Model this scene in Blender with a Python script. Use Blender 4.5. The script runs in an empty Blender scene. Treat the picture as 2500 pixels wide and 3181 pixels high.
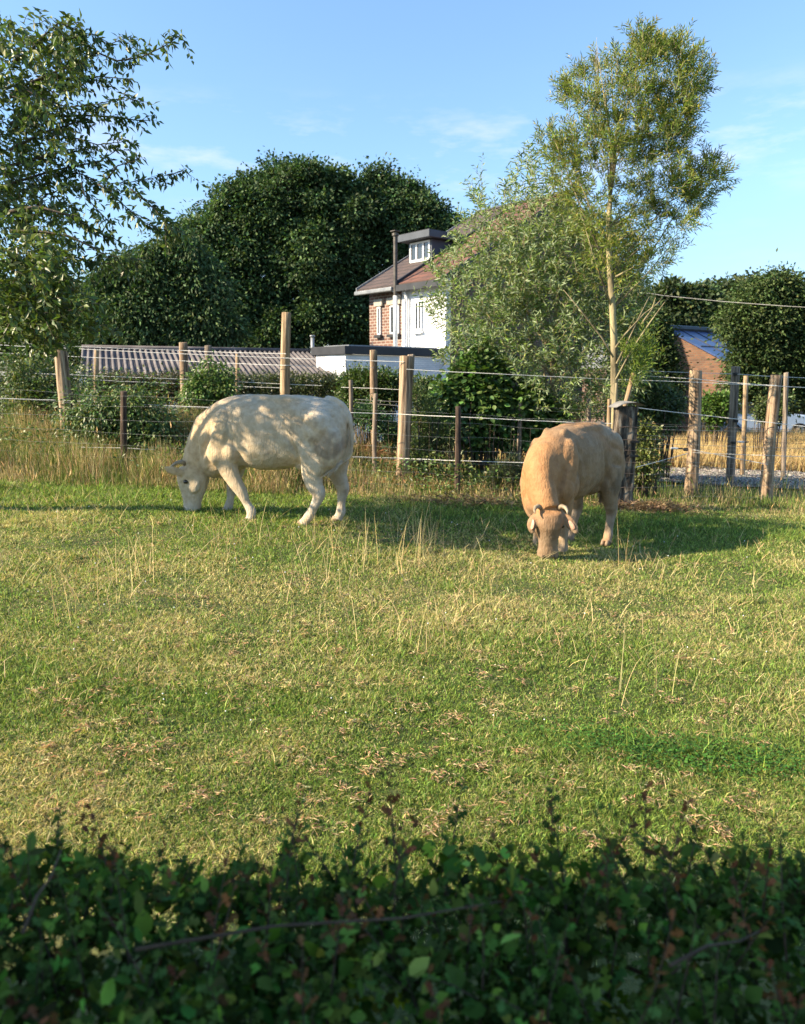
import bpy, bmesh, math, random
import numpy as np
from mathutils import Vector, Matrix
random.seed(4)
RNG = np.random.default_rng(7)
C = bpy.context.scene.collection
R = math.radians
scn = bpy.context.scene

# ---------------------------------------------------------------- camera, sky, sun
W_, H_ = 2500.0, 3181.0
FPX = 2300.0
HOR = 1170.0
PITCH = math.atan((H_/2-HOR)/FPX)
EYE = 1.62
cam = bpy.data.cameras.new('camera'); co = bpy.data.objects.new('camera', cam); C.objects.link(co)
co.location = (0, 0, EYE); co.rotation_euler = (math.pi/2-PITCH, 0, 0)
cam.sensor_fit = 'VERTICAL'; cam.sensor_height = 36.0; cam.sensor_width = 36.0*W_/H_
cam.lens = 36.0*FPX/H_
cam.clip_start = 0.05; cam.clip_end = 3000
cam.dof.use_dof = True; cam.dof.focus_distance = 5.2
cam.dof.aperture_fstop = (cam.lens/1000.0)/0.0068
scn.camera = co
SUN_EL, SUN_TOW = R(31), R(14)
sdir = Vector((-math.cos(SUN_EL)*math.cos(SUN_TOW), -math.cos(SUN_EL)*math.sin(SUN_TOW), math.sin(SUN_EL)))
w = bpy.data.worlds.new('World'); scn.world = w; w.use_nodes = True
nt = w.node_tree; nt.nodes.clear()
def N(nt, t, **k):
    n = nt.nodes.new(t)
    for a, b in k.items(): setattr(n, a, b)
    return n
sky = N(nt, 'ShaderNodeTexSky', sky_type='NISHITA', sun_disc=False)
sky.sun_elevation = SUN_EL; sky.sun_rotation = math.atan2(sdir.x, sdir.y) % (2*math.pi)
sky.altitude = 100; sky.air_density = 1.0; sky.dust_density = 0.6; sky.ozone_density = 1.0
bg = N(nt, 'ShaderNodeBackground'); bg.inputs['Strength'].default_value = 0.10
out = N(nt, 'ShaderNodeOutputWorld')
# thin evening clouds, laid out by direction in the sky
geo = N(nt, 'ShaderNodeTexCoord'); mp = N(nt, 'ShaderNodeMapping')
mp.inputs['Scale'].default_value = (2.2, 2.2, 8.5); mp.inputs['Location'].default_value = (0.9, 0.3, 0.45)
nz = N(nt, 'ShaderNodeTexNoise'); nz.inputs['Scale'].default_value = 2.6; nz.inputs['Detail'].default_value = 6; nz.inputs['Roughness'].default_value = 0.62
rp = N(nt, 'ShaderNodeValToRGB'); rp.color_ramp.elements[0].position = 0.50; rp.color_ramp.elements[1].position = 0.74
sep = N(nt, 'ShaderNodeSeparateXYZ')
zr = N(nt, 'ShaderNodeValToRGB')
e = zr.color_ramp.elements; e[0].position = 0.0; e[0].color = (.08,.08,.08,1); e[1].position = 0.40; e[1].color = (0,0,0,1)
a = zr.color_ramp.elements.new(0.20); a.color = (.15,.15,.15,1)
a = zr.color_ramp.elements.new(0.255); a.color = (1,1,1,1)
a = zr.color_ramp.elements.new(0.29); a.color = (.8,.8,.8,1)
a = zr.color_ramp.elements.new(0.33); a.color = (.02,.02,.02,1)
mul = N(nt, 'ShaderNodeMath', operation='MULTIPLY'); mul2 = N(nt, 'ShaderNodeMath', operation='MULTIPLY'); mul2.inputs[1].default_value = 0.42
tint = N(nt, 'ShaderNodeMix', data_type='RGBA', blend_type='MULTIPLY'); tint.inputs['Factor'].default_value = 1.0
tr_ = N(nt, 'ShaderNodeValToRGB'); te_ = tr_.color_ramp.elements; te_[0].position = 0; te_[0].color = (.42,.47,.58,1); te_[1].position = .5; te_[1].color = (.93,1.09,1.13,1)
a = te_.new(.22); a.color = (.80,.93,1.03,1)
nt.links.new(sep.outputs['Z'], tr_.inputs[0]); nt.links.new(tr_.outputs[0], tint.inputs['B'])
mx = N(nt, 'ShaderNodeMix', data_type='RGBA'); mx.inputs['B'].default_value = (5.4, 4.9, 5.9, 1)
L = nt.links.new
L(geo.outputs['Generated'], mp.inputs[0]); L(mp.outputs[0], nz.inputs['Vector']); L(nz.outputs['Fac'], rp.inputs[0])
L(geo.outputs['Generated'], sep.inputs[0]); L(sep.outputs['Z'], zr.inputs[0])
L(rp.outputs[0], mul.inputs[0]); L(zr.outputs[0], mul.inputs[1]); L(mul.outputs[0], mul2.inputs[0])
L(sky.outputs[0], tint.inputs['A']); L(tint.outputs['Result'], mx.inputs['A']); L(mul2.outputs[0], mx.inputs['Factor'])
L(mx.outputs['Result'], bg.inputs['Color']); L(bg.outputs[0], out.inputs[0])
sl = bpy.data.lights.new('sun', 'SUN'); sl.energy = 4.9; sl.angle = R(0.55); sl.color = (1.0, 0.82, 0.57)
so = bpy.data.objects.new('sun', sl); C.objects.link(so)
so.rotation_euler = (-sdir).to_track_quat('-Z', 'Y').to_euler()
scn.view_settings.view_transform = 'Standard'; scn.view_settings.look = 'None'
scn.view_settings.exposure = 1.5; scn.view_settings.gamma = 1
scn.render.resolution_x = 805; scn.render.resolution_y = 1024
scn.cycles.max_bounces = 6; scn.cycles.transparent_max_bounces = 4

# ---------------------------------------------------------------- helpers
_F = Vector((0, math.cos(PITCH), -math.sin(PITCH))); _U = Vector((0, math.sin(PITCH), math.cos(PITCH)))
def ray(u, v):
    return _F + Vector((1,0,0))*((u-W_/2)/FPX) - _U*((v-H_/2)/FPX)
def P(u, v, Y):                                   # photo pixel + distance -> point
    d = ray(u, v); return Vector((0,0,EYE)) + d*(Y/d.y)
def PX(Y): return Y/2338.0                        # metres per photo pixel at distance Y
def sst(a, b, x):
    t = np.clip((x-a)/(b-a), 0, 1); return t*t*(3-2*t)
def gz(x, y):
    x = np.asarray(x, float); y = np.asarray(y, float)
    lat = -0.08 - 0.055*np.clip(x, -13, 13)
    wgt = sst(13, 25, y)
    z = lat*(1-wgt) - 0.8*wgt
    z = z - 0.13*np.exp(-((x-2.35)**2+(y-8.75)**2)/0.75)
    z = z + 0.012*np.sin(2.1*x+1.3*y)*np.sin(1.7*y-0.6*x) + 0.006*np.sin(6.1*x+.4)*np.sin(5.3*y)
    return z
def gzf(x, y): return float(gz(x, y))
def on_ground(u, v):
    d = ray(u, v); t = 1.0
    for _ in range(60):
        p = Vector((0,0,EYE))+d*t
        t += (p.z-gzf(p.x, p.y))/max(.05, -d.z)*0.7
    return Vector((0,0,EYE))+d*t

def tag(o, label=None, cat=None, group=None, kind=None):
    if label: o['label'] = label
    if cat: o['category'] = cat
    if group: o['group'] = group
    if kind: o['kind'] = kind
    return o
def empty(name, loc=(0,0,0), rz=0, **k):
    o = bpy.data.objects.new(name, None); C.objects.link(o); o.location = loc; o.rotation_euler = (0,0,rz)
    o.empty_display_size = .2
    return tag(o, **k)
def npmesh(name, verts, quads=None, tris=None, mat=None, parent=None, col=None, smooth=False, loc=None):
    me = bpy.data.meshes.new(name)
    verts = np.asarray(verts, np.float32).reshape(-1, 3)
    q = np.zeros((0,4), np.int32) if quads is None else np.asarray(quads, np.int32).reshape(-1,4)
    t = np.zeros((0,3), np.int32) if tris is None else np.asarray(tris, np.int32).reshape(-1,3)
    me.vertices.add(len(verts)); me.vertices.foreach_set('co', verts.ravel())
    nl = len(q)*4+len(t)*3
    me.loops.add(nl); me.loops.foreach_set('vertex_index', np.concatenate([q.ravel(), t.ravel()]))
    me.polygons.add(len(q)+len(t))
    st = np.concatenate([np.arange(len(q))*4, len(q)*4+np.arange(len(t))*3]).astype(np.int32)
    me.polygons.foreach_set('loop_start', st)
    try: me.polygons.foreach_set('loop_total', np.concatenate([np.full(len(q),4), np.full(len(t),3)]).astype(np.int32))
    except Exception: pass
    me.update(calc_edges=True)
    if smooth: me.polygons.foreach_set('use_smooth', np.ones(len(me.polygons), bool))
    if col is not None:
        at = me.color_attributes.new('Col', 'FLOAT_COLOR', 'POINT')
        c4 = np.ones((len(verts),4), np.float32); c4[:,:3] = col
        at.data.foreach_set('color', c4.ravel())
    if mat: me.materials.append(mat)
    o = bpy.data.objects.new(name, me); C.objects.link(o)
    if parent: o.parent = parent
    if loc is not None: o.location = loc
    return o

class MB:
    """collects simple solids into one mesh"""
    def __init__(s): s.v = []; s.f = []
    def add(s, vs, fs):
        b = len(s.v); s.v += [tuple(v) for v in vs]; s.f += [tuple(i+b for i in f) for f in fs]; return s
    def box(s, x0, x1, y0, y1, z0, z1):
        vs = [(x,y,z) for z in (z0,z1) for y in (y0,y1) for x in (x0,x1)]
        return s.add(vs, [(0,2,3,1),(4,5,7,6),(0,1,5,4),(2,6,7,3),(0,4,6,2),(1,3,7,5)])
    def prism(s, poly, vec):
        n = len(poly); vec = Vector(vec)
        vs = [Vector(p) for p in poly]+[Vector(p)+vec for p in poly]
        return s.add(vs, [tuple(range(n))[::-1], tuple(range(n, 2*n))]+[(i,(i+1)%n,(i+1)%n+n,i+n) for i in range(n)])
    def tube(s, pts, rad, n=8, cap=True):
        pts = [Vector(p) for p in pts]
        if not hasattr(rad, '__len__'): rad = [rad]*len(pts)
        vs = []; fs = []; prev = None
        for i, p in enumerate(pts):
            T = (pts[min(i+1,len(pts)-1)]-pts[max(i-1,0)]).normalized()
            A = prev if prev is not None else (Vector((0,0,1)) if abs(T.z) < .9 else Vector((1,0,0)))
            B = (A - T*A.dot(T)).normalized(); prev = B; D = T.cross(B)
            for k in range(n):
                a = 2*math.pi*k/n; vs.append(p+(B*math.cos(a)+D*math.sin(a))*rad[i])
        for i in range(len(pts)-1):
            for k in range(n):
                fs.append((i*n+k, i*n+(k+1)%n, (i+1)*n+(k+1)%n, (i+1)*n+k))
        if cap: fs += [tuple(range(n))[::-1], tuple(range((len(pts)-1)*n, len(pts)*n))]
        return s.add(vs, fs)
    def build(s, name, mat, parent=None, smooth=False, bevel=0, loc=None):
        me = bpy.data.meshes.new(name); me.from_pydata(s.v, [], s.f); me.update()
        bm = bmesh.new(); bm.from_mesh(me); bmesh.ops.recalc_face_normals(bm, faces=bm.faces)
        bm.to_mesh(me); bm.free()
        if smooth: me.polygons.foreach_set('use_smooth', np.ones(len(me.polygons), bool))
        me.materials.append(mat)
        o = bpy.data.objects.new(name, me); C.objects.link(o)
        if parent: o.parent = parent
        if loc is not None: o.location = loc
        if bevel:
            b = o.modifiers.new('bevel', 'BEVEL'); b.width = bevel; b.segments = 2; b.limit_method = 'ANGLE'
        return o

# ---------------------------------------------------------------- materials
def mat(name, cols, scale=4.0, stretch=(1,1,1), rough=0.8, bump=0.0, bscale=None, detail=5, pos=(0.35,0.65), spec=0.3, dist=0.02, metal=0.0, coord='Object'):
    m = bpy.data.materials.new(name); m.use_nodes = True; nt = m.node_tree; b = nt.nodes['Principled BSDF']
    b.inputs['Roughness'].default_value = rough; b.inputs['Specular IOR Level'].default_value = spec; b.inputs['Metallic'].default_value = metal
    tc = N(nt, 'ShaderNodeTexCoord'); mp = N(nt, 'ShaderNodeMapping'); mp.inputs['Scale'].default_value = stretch
    nz = N(nt, 'ShaderNodeTexNoise'); nz.inputs['Scale'].default_value = scale; nz.inputs['Detail'].default_value = detail; nz.inputs['Roughness'].default_value = .6
    rp = N(nt, 'ShaderNodeValToRGB'); el = rp.color_ramp.elements
    n = len(cols)
    el[0].position = pos[0]; el[0].color = (*cols[0],1); el[1].position = pos[1]; el[1].color = (*cols[-1],1)
    for i in range(1, n-1):
        x = el.new(pos[0]+(pos[1]-pos[0])*i/(n-1)); x.color = (*cols[i],1)
    L = nt.links.new
    L(tc.outputs[coord], mp.inputs[0]); L(mp.outputs[0], nz.inputs['Vector']); L(nz.outputs['Fac'], rp.inputs[0]); L(rp.outputs[0], b.inputs['Base Color'])
    if bump:
        n2 = N(nt, 'ShaderNodeTexNoise'); n2.inputs['Scale'].default_value = bscale or scale*3; n2.inputs['Detail'].default_value = 6
        bp = N(nt, 'ShaderNodeBump'); bp.inputs['Strength'].default_value = bump; bp.inputs['Distance'].default_value = dist
        L(mp.outputs[0], n2.inputs['Vector']); L(n2.outputs['Fac'], bp.inputs['Height']); L(bp.outputs[0], b.inputs['Normal'])
    return m
def leafmat(name, trans=0.35, rough=0.5, spec=0.3, back=None, tcol=(1.15,1.25,0.55)):
    m = bpy.data.materials.new(name); m.use_nodes = True; nt = m.node_tree; b = nt.nodes['Principled BSDF']; o = nt.nodes['Material Output']
    at = N(nt, 'ShaderNodeAttribute', attribute_name='Col'); L = nt.links.new
    src = at.outputs['Color']
    if back:
        g = N(nt, 'ShaderNodeNewGeometry'); mb = N(nt, 'ShaderNodeMix', data_type='RGBA'); mb.inputs['B'].default_value = (*back,1)
        L(g.outputs['Backfacing'], mb.inputs['Factor']); L(src, mb.inputs['A']); src = mb.outputs['Result']
    L(src, b.inputs['Base Color']); b.inputs['Roughness'].default_value = rough; b.inputs['Specular IOR Level'].default_value = spec
    t = N(nt, 'ShaderNodeBsdfTranslucent'); mc = N(nt, 'ShaderNodeMix', data_type='RGBA', blend_type='MULTIPLY'); mc.inputs['Factor'].default_value = 1
    mc.inputs['B'].default_value = (*tcol,1); L(at.outputs['Color'], mc.inputs['A']); L(mc.outputs['Result'], t.inputs['Color'])
    mx = N(nt, 'ShaderNodeMixShader'); mx.inputs[0].default_value = trans
    L(b.outputs[0], mx.inputs[1]); L(t.outputs[0], mx.inputs[2]); L(mx.outputs[0], o.inputs['Surface'])
    return m
def brickmat(name, c1, c2, mortar, sx=1.0, msize=0.012, bw=0.22, bh=0.075, rough=.85, vertical='x', var=True):
    m = bpy.data.materials.new(name); m.use_nodes = True; nt = m.node_tree; b = nt.nodes['Principled BSDF']; L = nt.links.new
    b.inputs['Roughness'].default_value = rough
    tc = N(nt, 'ShaderNodeTexCoord'); sp = N(nt, 'ShaderNodeSeparateXYZ'); cb = N(nt, 'ShaderNodeCombineXYZ')
    ad = N(nt, 'ShaderNodeMath', operation='ADD')
    L(tc.outputs['Object'], sp.inputs[0]); L(sp.outputs['X'], ad.inputs[0]); L(sp.outputs['Y'], ad.inputs[1]); L(ad.outputs[0], cb.inputs['X']); L(sp.outputs['Z'], cb.inputs['Y'])
    br = N(nt, 'ShaderNodeTexBrick'); br.inputs['Scale'].default_value = 1; br.inputs['Brick Width'].default_value = bw; br.inputs['Row Height'].default_value = bh
    br.inputs['Mortar Size'].default_value = msize; br.inputs['Color1'].default_value = (*c1,1); br.inputs['Color2'].default_value = (*c2,1); br.inputs['Mortar'].default_value = (*mortar,1)
    L(cb.outputs[0], br.inputs['Vector'])
    nz = N(nt, 'ShaderNodeTexNoise'); nz.inputs['Scale'].default_value = 1.6; nz.inputs['Detail'].default_value = 7
    L(tc.outputs['Object'], nz.inputs['Vector'])
    rp = N(nt, 'ShaderNodeValToRGB'); rp.color_ramp.elements[0].position = .3; rp.color_ramp.elements[0].color = (.62,.62,.64,1); rp.color_ramp.elements[1].position = .65
    L(nz.outputs['Fac'], rp.inputs[0])
    mm = N(nt, 'ShaderNodeMix', data_type='RGBA', blend_type='MULTIPLY'); mm.inputs['Factor'].default_value = .6
    L(br.outputs['Color'], mm.inputs['A']); L(rp.outputs[0], mm.inputs['B']); L(mm.outputs['Result'], b.inputs['Base Color'])
    bp = N(nt, 'ShaderNodeBump'); bp.inputs['Strength'].default_value = .5; bp.inputs['Distance'].default_value = .015; bp.invert = True
    L(br.outputs['Fac'], bp.inputs['Height']); L(bp.outputs[0], b.inputs['Normal'])
    return m
M = {}
M['post'] = mat('weathered_wood', [(.06,.04,.028),(.25,.175,.115),(.44,.335,.23)], 22, (1,1,.06), .9, 1.0, 45, pos=(.36,.64), dist=.015)
M['post_grey'] = mat('grey_wood', [(.06,.048,.038),(.20,.16,.125),(.34,.28,.22)], 24, (1,1,.06), .9, 1.0, 45, pos=(.36,.64))
M['post_yellow'] = mat('fresh_wood', [(.09,.06,.035),(.30,.21,.125),(.42,.32,.21)], 20, (1,1,.08), .85, .7, 40, pos=(.34,.66))
M['post_dark'] = mat('dark_wood', [(.022,.015,.012),(.06,.04,.03),(.17,.11,.075)], 22, (1,1,.08), .85, .9, 40, pos=(.35,.68))
M['tarred'] = mat('tarred_wood', [(.010,.009,.008),(.075,.058,.043),(.30,.25,.19)], 13, (1,1,.22), .85, 1.0, 14, pos=(.36,.66), dist=.03)
M['bark'] = mat('willow_bark', [(.10,.085,.05),(.25,.21,.13),(.36,.31,.17)], 5, (1,1,.3), .85, .6, 25)
M['bark_dark'] = mat('dark_bark', [(.03,.024,.018),(.09,.07,.05),(.14,.11,.085)], 6, (1,1,.3), .9, .6, 25)
M['twig'] = mat('hedge_twig', [(.05,.032,.020),(.10,.065,.04)], 12, rough=.8)
M['wire'] = mat('white_rope', [(.50,.50,.48),(.72,.72,.70)], 40, rough=.6)
M['wire_thin'] = mat('galvanised_wire', [(.22,.22,.21),(.36,.36,.35)], 30, rough=.5, metal=.2)
M['wire_rust'] = mat('dull_wire', [(.12,.085,.065),(.20,.15,.12)], 30, rough=.7)
M['white'] = brickmat('white_painted_brick', (.80,.82,.85), (.72,.75,.79), (.60,.63,.67), msize=.008)
M['white_plain'] = mat('white_paint', [(.70,.72,.74),(.82,.83,.84)], 3, rough=.6, bump=.2)
M['brick'] = brickmat('red_brick', (.185,.088,.062), (.125,.060,.046), (.34,.30,.26), msize=.017, bh=.125, bw=.30)
M['brick_dark'] = brickmat('brown_brick', (.14,.075,.055), (.085,.05,.042), (.17,.14,.12), bh=.1)
M['brick_barn'] = brickmat('orange_brown_brick', (.19,.090,.048), (.10,.05,.034), (.13,.10,.07), bh=.10)
M['stone'] = mat('pale_lintel_stone', [(.30,.28,.24),(.42,.40,.35)], 5, rough=.8)
M['slate'] = brickmat('dark_roof_tile', (.10,.068,.062), (.065,.048,.048), (.03,.024,.024), bw=.32, bh=.2, msize=.02)
M['orange_tile'] = brickmat('red_roof_tile', (.165,.070,.050), (.11,.052,.04), (.06,.034,.028), bw=.3, bh=.2, msize=.02)
M['anthracite'] = mat('anthracite_cladding', [(.050,.060,.078),(.066,.078,.10)], 2, rough=.5)
M['anth_dark'] = mat('dark_fascia', [(.022,.025,.032),(.035,.038,.046)], 2, rough=.5)
M['zinc'] = mat('zinc_gutter', [(.17,.185,.21),(.26,.28,.30)], 3, rough=.4, metal=.3)
M['black'] = mat('black_plastic', [(.012,.012,.012),(.03,.03,.03)], 10, rough=.5)
M['pipe_dark'] = mat('sooty_pipe', [(.05,.045,.042),(.11,.10,.09)], 4, rough=.5, metal=.4)
M['frame_white'] = mat('window_frame_white', [(.66,.67,.68),(.72,.72,.73)], 3, rough=.4)
M['corr'] = mat('fibre_cement_roof', [(.05,.048,.052),(.10,.092,.097),(.17,.155,.155)], 1.1, (1,1,1), .9, .4, 30, pos=(.3,.7))
M['solar'] = mat('blue_solar_roof', [(.022,.045,.13),(.035,.07,.19)], .6, rough=.35, spec=.5)
M['sheet'] = mat('bent_tin_sheet', [(.22,.22,.22),(.42,.40,.38)], 6, rough=.55, metal=.4, bump=.3)
M['hoof'] = mat('hoof_horn', [(.20,.13,.08),(.34,.25,.17)], 10, rough=.6)
M['horn'] = mat('pale_horn', [(.16,.12,.08),(.34,.28,.19)], 8, rough=.45)
M['car'] = mat('pale_car_paint', [(.42,.52,.66),(.46,.56,.70)], 1, rough=.25, spec=.6)
M['tyre'] = mat('rubber', [(.015,.015,.015),(.03,.03,.03)], 10, rough=.8)
M['apple'] = mat('green_apple', [(.16,.22,.045),(.24,.28,.07)], 8, rough=.4)
g = bpy.data.materials.new('window_glass'); g.use_nodes = True; b = g.node_tree.nodes['Principled BSDF']
b.inputs['Base Color'].default_value = (.035,.045,.055,1); b.inputs['Roughness'].default_value = .08; b.inputs['Specular IOR Level'].default_value = .8
M['glass'] = g
M['leaf'] = leafmat('leaf_green', .25, .42, .4)
M['leaf_far'] = leafmat('leaf_far', .25, .6, .2)
M['willow_leaf'] = leafmat('willow_leaf', .42, .5, .3)
M['willow_silver'] = leafmat('silver_willow_leaf', .3, .5, .3, back=(.26,.33,.19))
M['grass'] = leafmat('grass_blade', .35, .55, .25, tcol=(1.1,1.15,.6))
M['straw'] = leafmat('dry_grass', .3, .7, .15, tcol=(1.1,1.0,.7))
M['hedge_leaf'] = leafmat('hedge_leaf', .3, .7, .08)

# ---------------------------------------------------------------- ground
def ground():
    xs = np.concatenate([np.linspace(-600,-24,14), np.linspace(-20,20,161), np.linspace(24,600,14)])
    ys = np.concatenate([np.linspace(-200,-3,8), np.linspace(-2,34,181), np.array([38,45,60,90,140,250,500,1200])])
    X, Y = np.meshgrid(xs, ys); Z = gz(X, Y)
    v = np.stack([X,Y,Z], -1).reshape(-1,3); nx = len(xs); ny = len(ys)
    i = np.arange(nx-1)[None,:]+nx*np.arange(ny-1)[:,None]
    q = np.stack([i,i+1,i+1+nx,i+nx], -1).reshape(-1,4)
    m = mat('pasture_soil_and_turf', [(.03,.045,.012),(.07,.088,.025),(.14,.12,.05)], 1.6, rough=.95, bump=.8, bscale=30, detail=9, pos=(.35,.68), dist=.03)
    return tag(npmesh('ground', v, q, mat=m, smooth=True), kind='structure')
ground()
def patch(name, poly_px, dz, m, n=40):
    """a sheet lying on the terrain inside x0..x1,y0..y1 given as world box with a wobbly edge"""
    x0,x1,y0,y1 = poly_px
    cx, cy = (x0+x1)/2, (y0+y1)/2; rings = 10; v = [(cx,cy)]
    for r in range(1, rings+1):
        for k in range(n):
            a = 2*math.pi*k/n; c, s = math.cos(a), math.sin(a); rr = r/rings*(1+.05*math.sin(5*a)+.04*math.sin(11*a+1))
            ex = abs(c)**.6*math.copysign(1,c); ey = abs(s)**.6*math.copysign(1,s)
            v.append((cx+ex*(x1-x0)/2*rr, cy+ey*(y1-y0)/2*rr))
    v = np.array(v); z = gz(v[:,0], v[:,1])+dz
    tr = [(0,1+k,1+(k+1)%n) for k in range(n)]
    q = [(1+r*n+k, 1+(r+1)*n+k, 1+(r+1)*n+(k+1)%n, 1+r*n+(k+1)%n) for r in range(rings-1) for k in range(n)]
    return npmesh(name, np.column_stack([v,z]), q, tr, mat=m, smooth=True)
tag(patch('gravel_path', (2.6,15,13.7,18.2), .03, mat('grey_gravel_bed', [(.05,.047,.045),(.12,.11,.10),(.22,.19,.165)], 18, rough=.95, bump=1, bscale=40, pos=(.35,.62))), kind='structure')
tag(patch('bare_yard', (-7.5,1.2,13.2,16.5), .02, mat('trodden_earth', [(.16,.10,.065),(.30,.19,.12),(.42,.29,.19)], 4, rough=.95, bump=1, bscale=30)), kind='structure')

# ---------------------------------------------------------------- scatter engine
def noise2(x, y, s, seed=0):
    r = np.random.default_rng(seed); out = np.zeros_like(x); a = 1
    for o in range(4):
        for k in range(3):
            th = r.uniform(0, 6.28); ph = r.uniform(0, 6.28); f = s*(2**o)*r.uniform(.8,1.25)
            out = out + a*np.sin((x*np.cos(th)+y*np.sin(th))*f+ph + 1.3*np.sin((x*np.sin(th)-y*np.cos(th))*f*.7+ph*2))
        a *= .55
    return out/3.2
def unit(v): return v/np.maximum(1e-9, np.linalg.norm(v, axis=-1, keepdims=True))
def scatter(name, tv, tq, tt, pos, ax, nrm, ln, wd, col, mt, parent=None, smooth=False):
    """copies of one small leaf template (x along the leaf, y across, z normal) into ONE mesh"""
    tv = np.asarray(tv, float); n = len(pos); k = len(tv)
    ax = unit(ax); y = unit(np.cross(nrm, ax)); z = np.cross(ax, y)
    ln = np.broadcast_to(ln, n)[:,None,None]; wd = np.broadcast_to(wd, n)[:,None,None]
    v = pos[:,None,:] + ax[:,None,:]*tv[None,:,0:1]*ln + y[:,None,:]*tv[None,:,1:2]*wd + z[:,None,:]*tv[None,:,2:3]*ln
    off = (np.arange(n)*k)[:,None,None]
    q = (np.asarray(tq)[None]+off).reshape(-1,4) if tq is not None and len(tq) else None
    t = (np.asarray(tt)[None]+off).reshape(-1,3) if tt is not None and len(tt) else None
    return npmesh(name, v.reshape(-1,3), q, t, mat=mt, parent=parent, col=np.repeat(col, k, axis=0), smooth=smooth)
LEAF_V = [(0,0,0),(.45,.5,.06),(.5,0,-.04),(.45,-.5,.06),(1,0,-.10)]
LEAF_Q = [(0,3,4,2),(0,2,4,1)]
LOBE_V = [(0,0,0),(.28,.30,.03),(.34,.12,0),(.60,.5,.05),(.66,.16,0),(.86,.34,.02),(1,0,-.06),(.86,-.34,.02),(.66,-.16,0),(.60,-.5,.05),(.34,-.12,0),(.28,-.30,.03),(.5,0,-.03)]
LOBE_T = [(12,i,i+1) for i in range(0,11)]+[(12,11,0)]
BROAD_V = [(0,0,0),(.18,.38,.03),(.5,.5,.05),(.8,.26,0),(1,0,-.08),(.8,-.26,0),(.5,-.5,.05),(.18,-.38,.03),(.5,0,-.03)]
BROAD_T = [(8,i,i+1) for i in range(0,7)]+[(8,7,0)]
def vary(base, n, rng, hv=.12, lv=.25, alt=None, p=0):
    b = np.tile(np.array(base, float), (n,1))
    if alt is not None:
        k = rng.random(n) < p; b[k] = np.array(alt)
    b *= (1+rng.normal(0, lv, (n,1))).clip(.35, 1.9)
    b *= (1+rng.normal(0, hv, (n,3))).clip(.6,1.5)
    return b.clip(.003, .9)
def rdir(n, rng): return unit(rng.normal(size=(n,3)))
def blades(name, x, y, h, wd, lean, col, mt, rng, z=None, parent=None, segs=2, curve=.5, heavy=None):
    n = len(x); z = gz(x, y)-.004 if z is None else z
    th = rng.uniform(0, 2*np.pi, n); ld = np.stack([np.cos(th), np.sin(th), np.zeros(n)], -1)
    fa = rng.uniform(0, np.pi, n); sd = np.stack([np.cos(fa), np.sin(fa), np.zeros(n)], -1)
    base = np.stack([x,y,z], -1); vs = []
    for i in range(segs):
        t = i/segs; wv = wd*(1-.55*t)
        c = base + np.array([0,0,1.])*(h*t*(1-.12*lean*t))[:,None] + ld*(h*lean*((1-curve)*t+curve*t*t))[:,None]
        vs += [c-sd*wv[:,None]/2, c+sd*wv[:,None]/2]
    t = 1; vs.append(base + np.array([0,0,1.])*(h*(1-.12*lean-.25*lean**2).clip(.15,1))[:,None] + ld*(h*lean)[:,None])
    k = len(vs); v = np.stack(vs, 1)
    tq = [(2*i,2*i+1,2*i+3,2*i+2) for i in range(segs-1)]; tt = [(2*segs-2,2*segs-1,2*segs)]
    off = (np.arange(n)*k)[:,None,None]
    return npmesh(name, v.reshape(-1,3), (np.asarray(tq)[None]+off).reshape(-1,4) if tq else None, (np.asarray(tt)[None]+off).reshape(-1,3),
                  mat=mt, col=np.repeat(col, k, axis=0), parent=parent)

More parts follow.
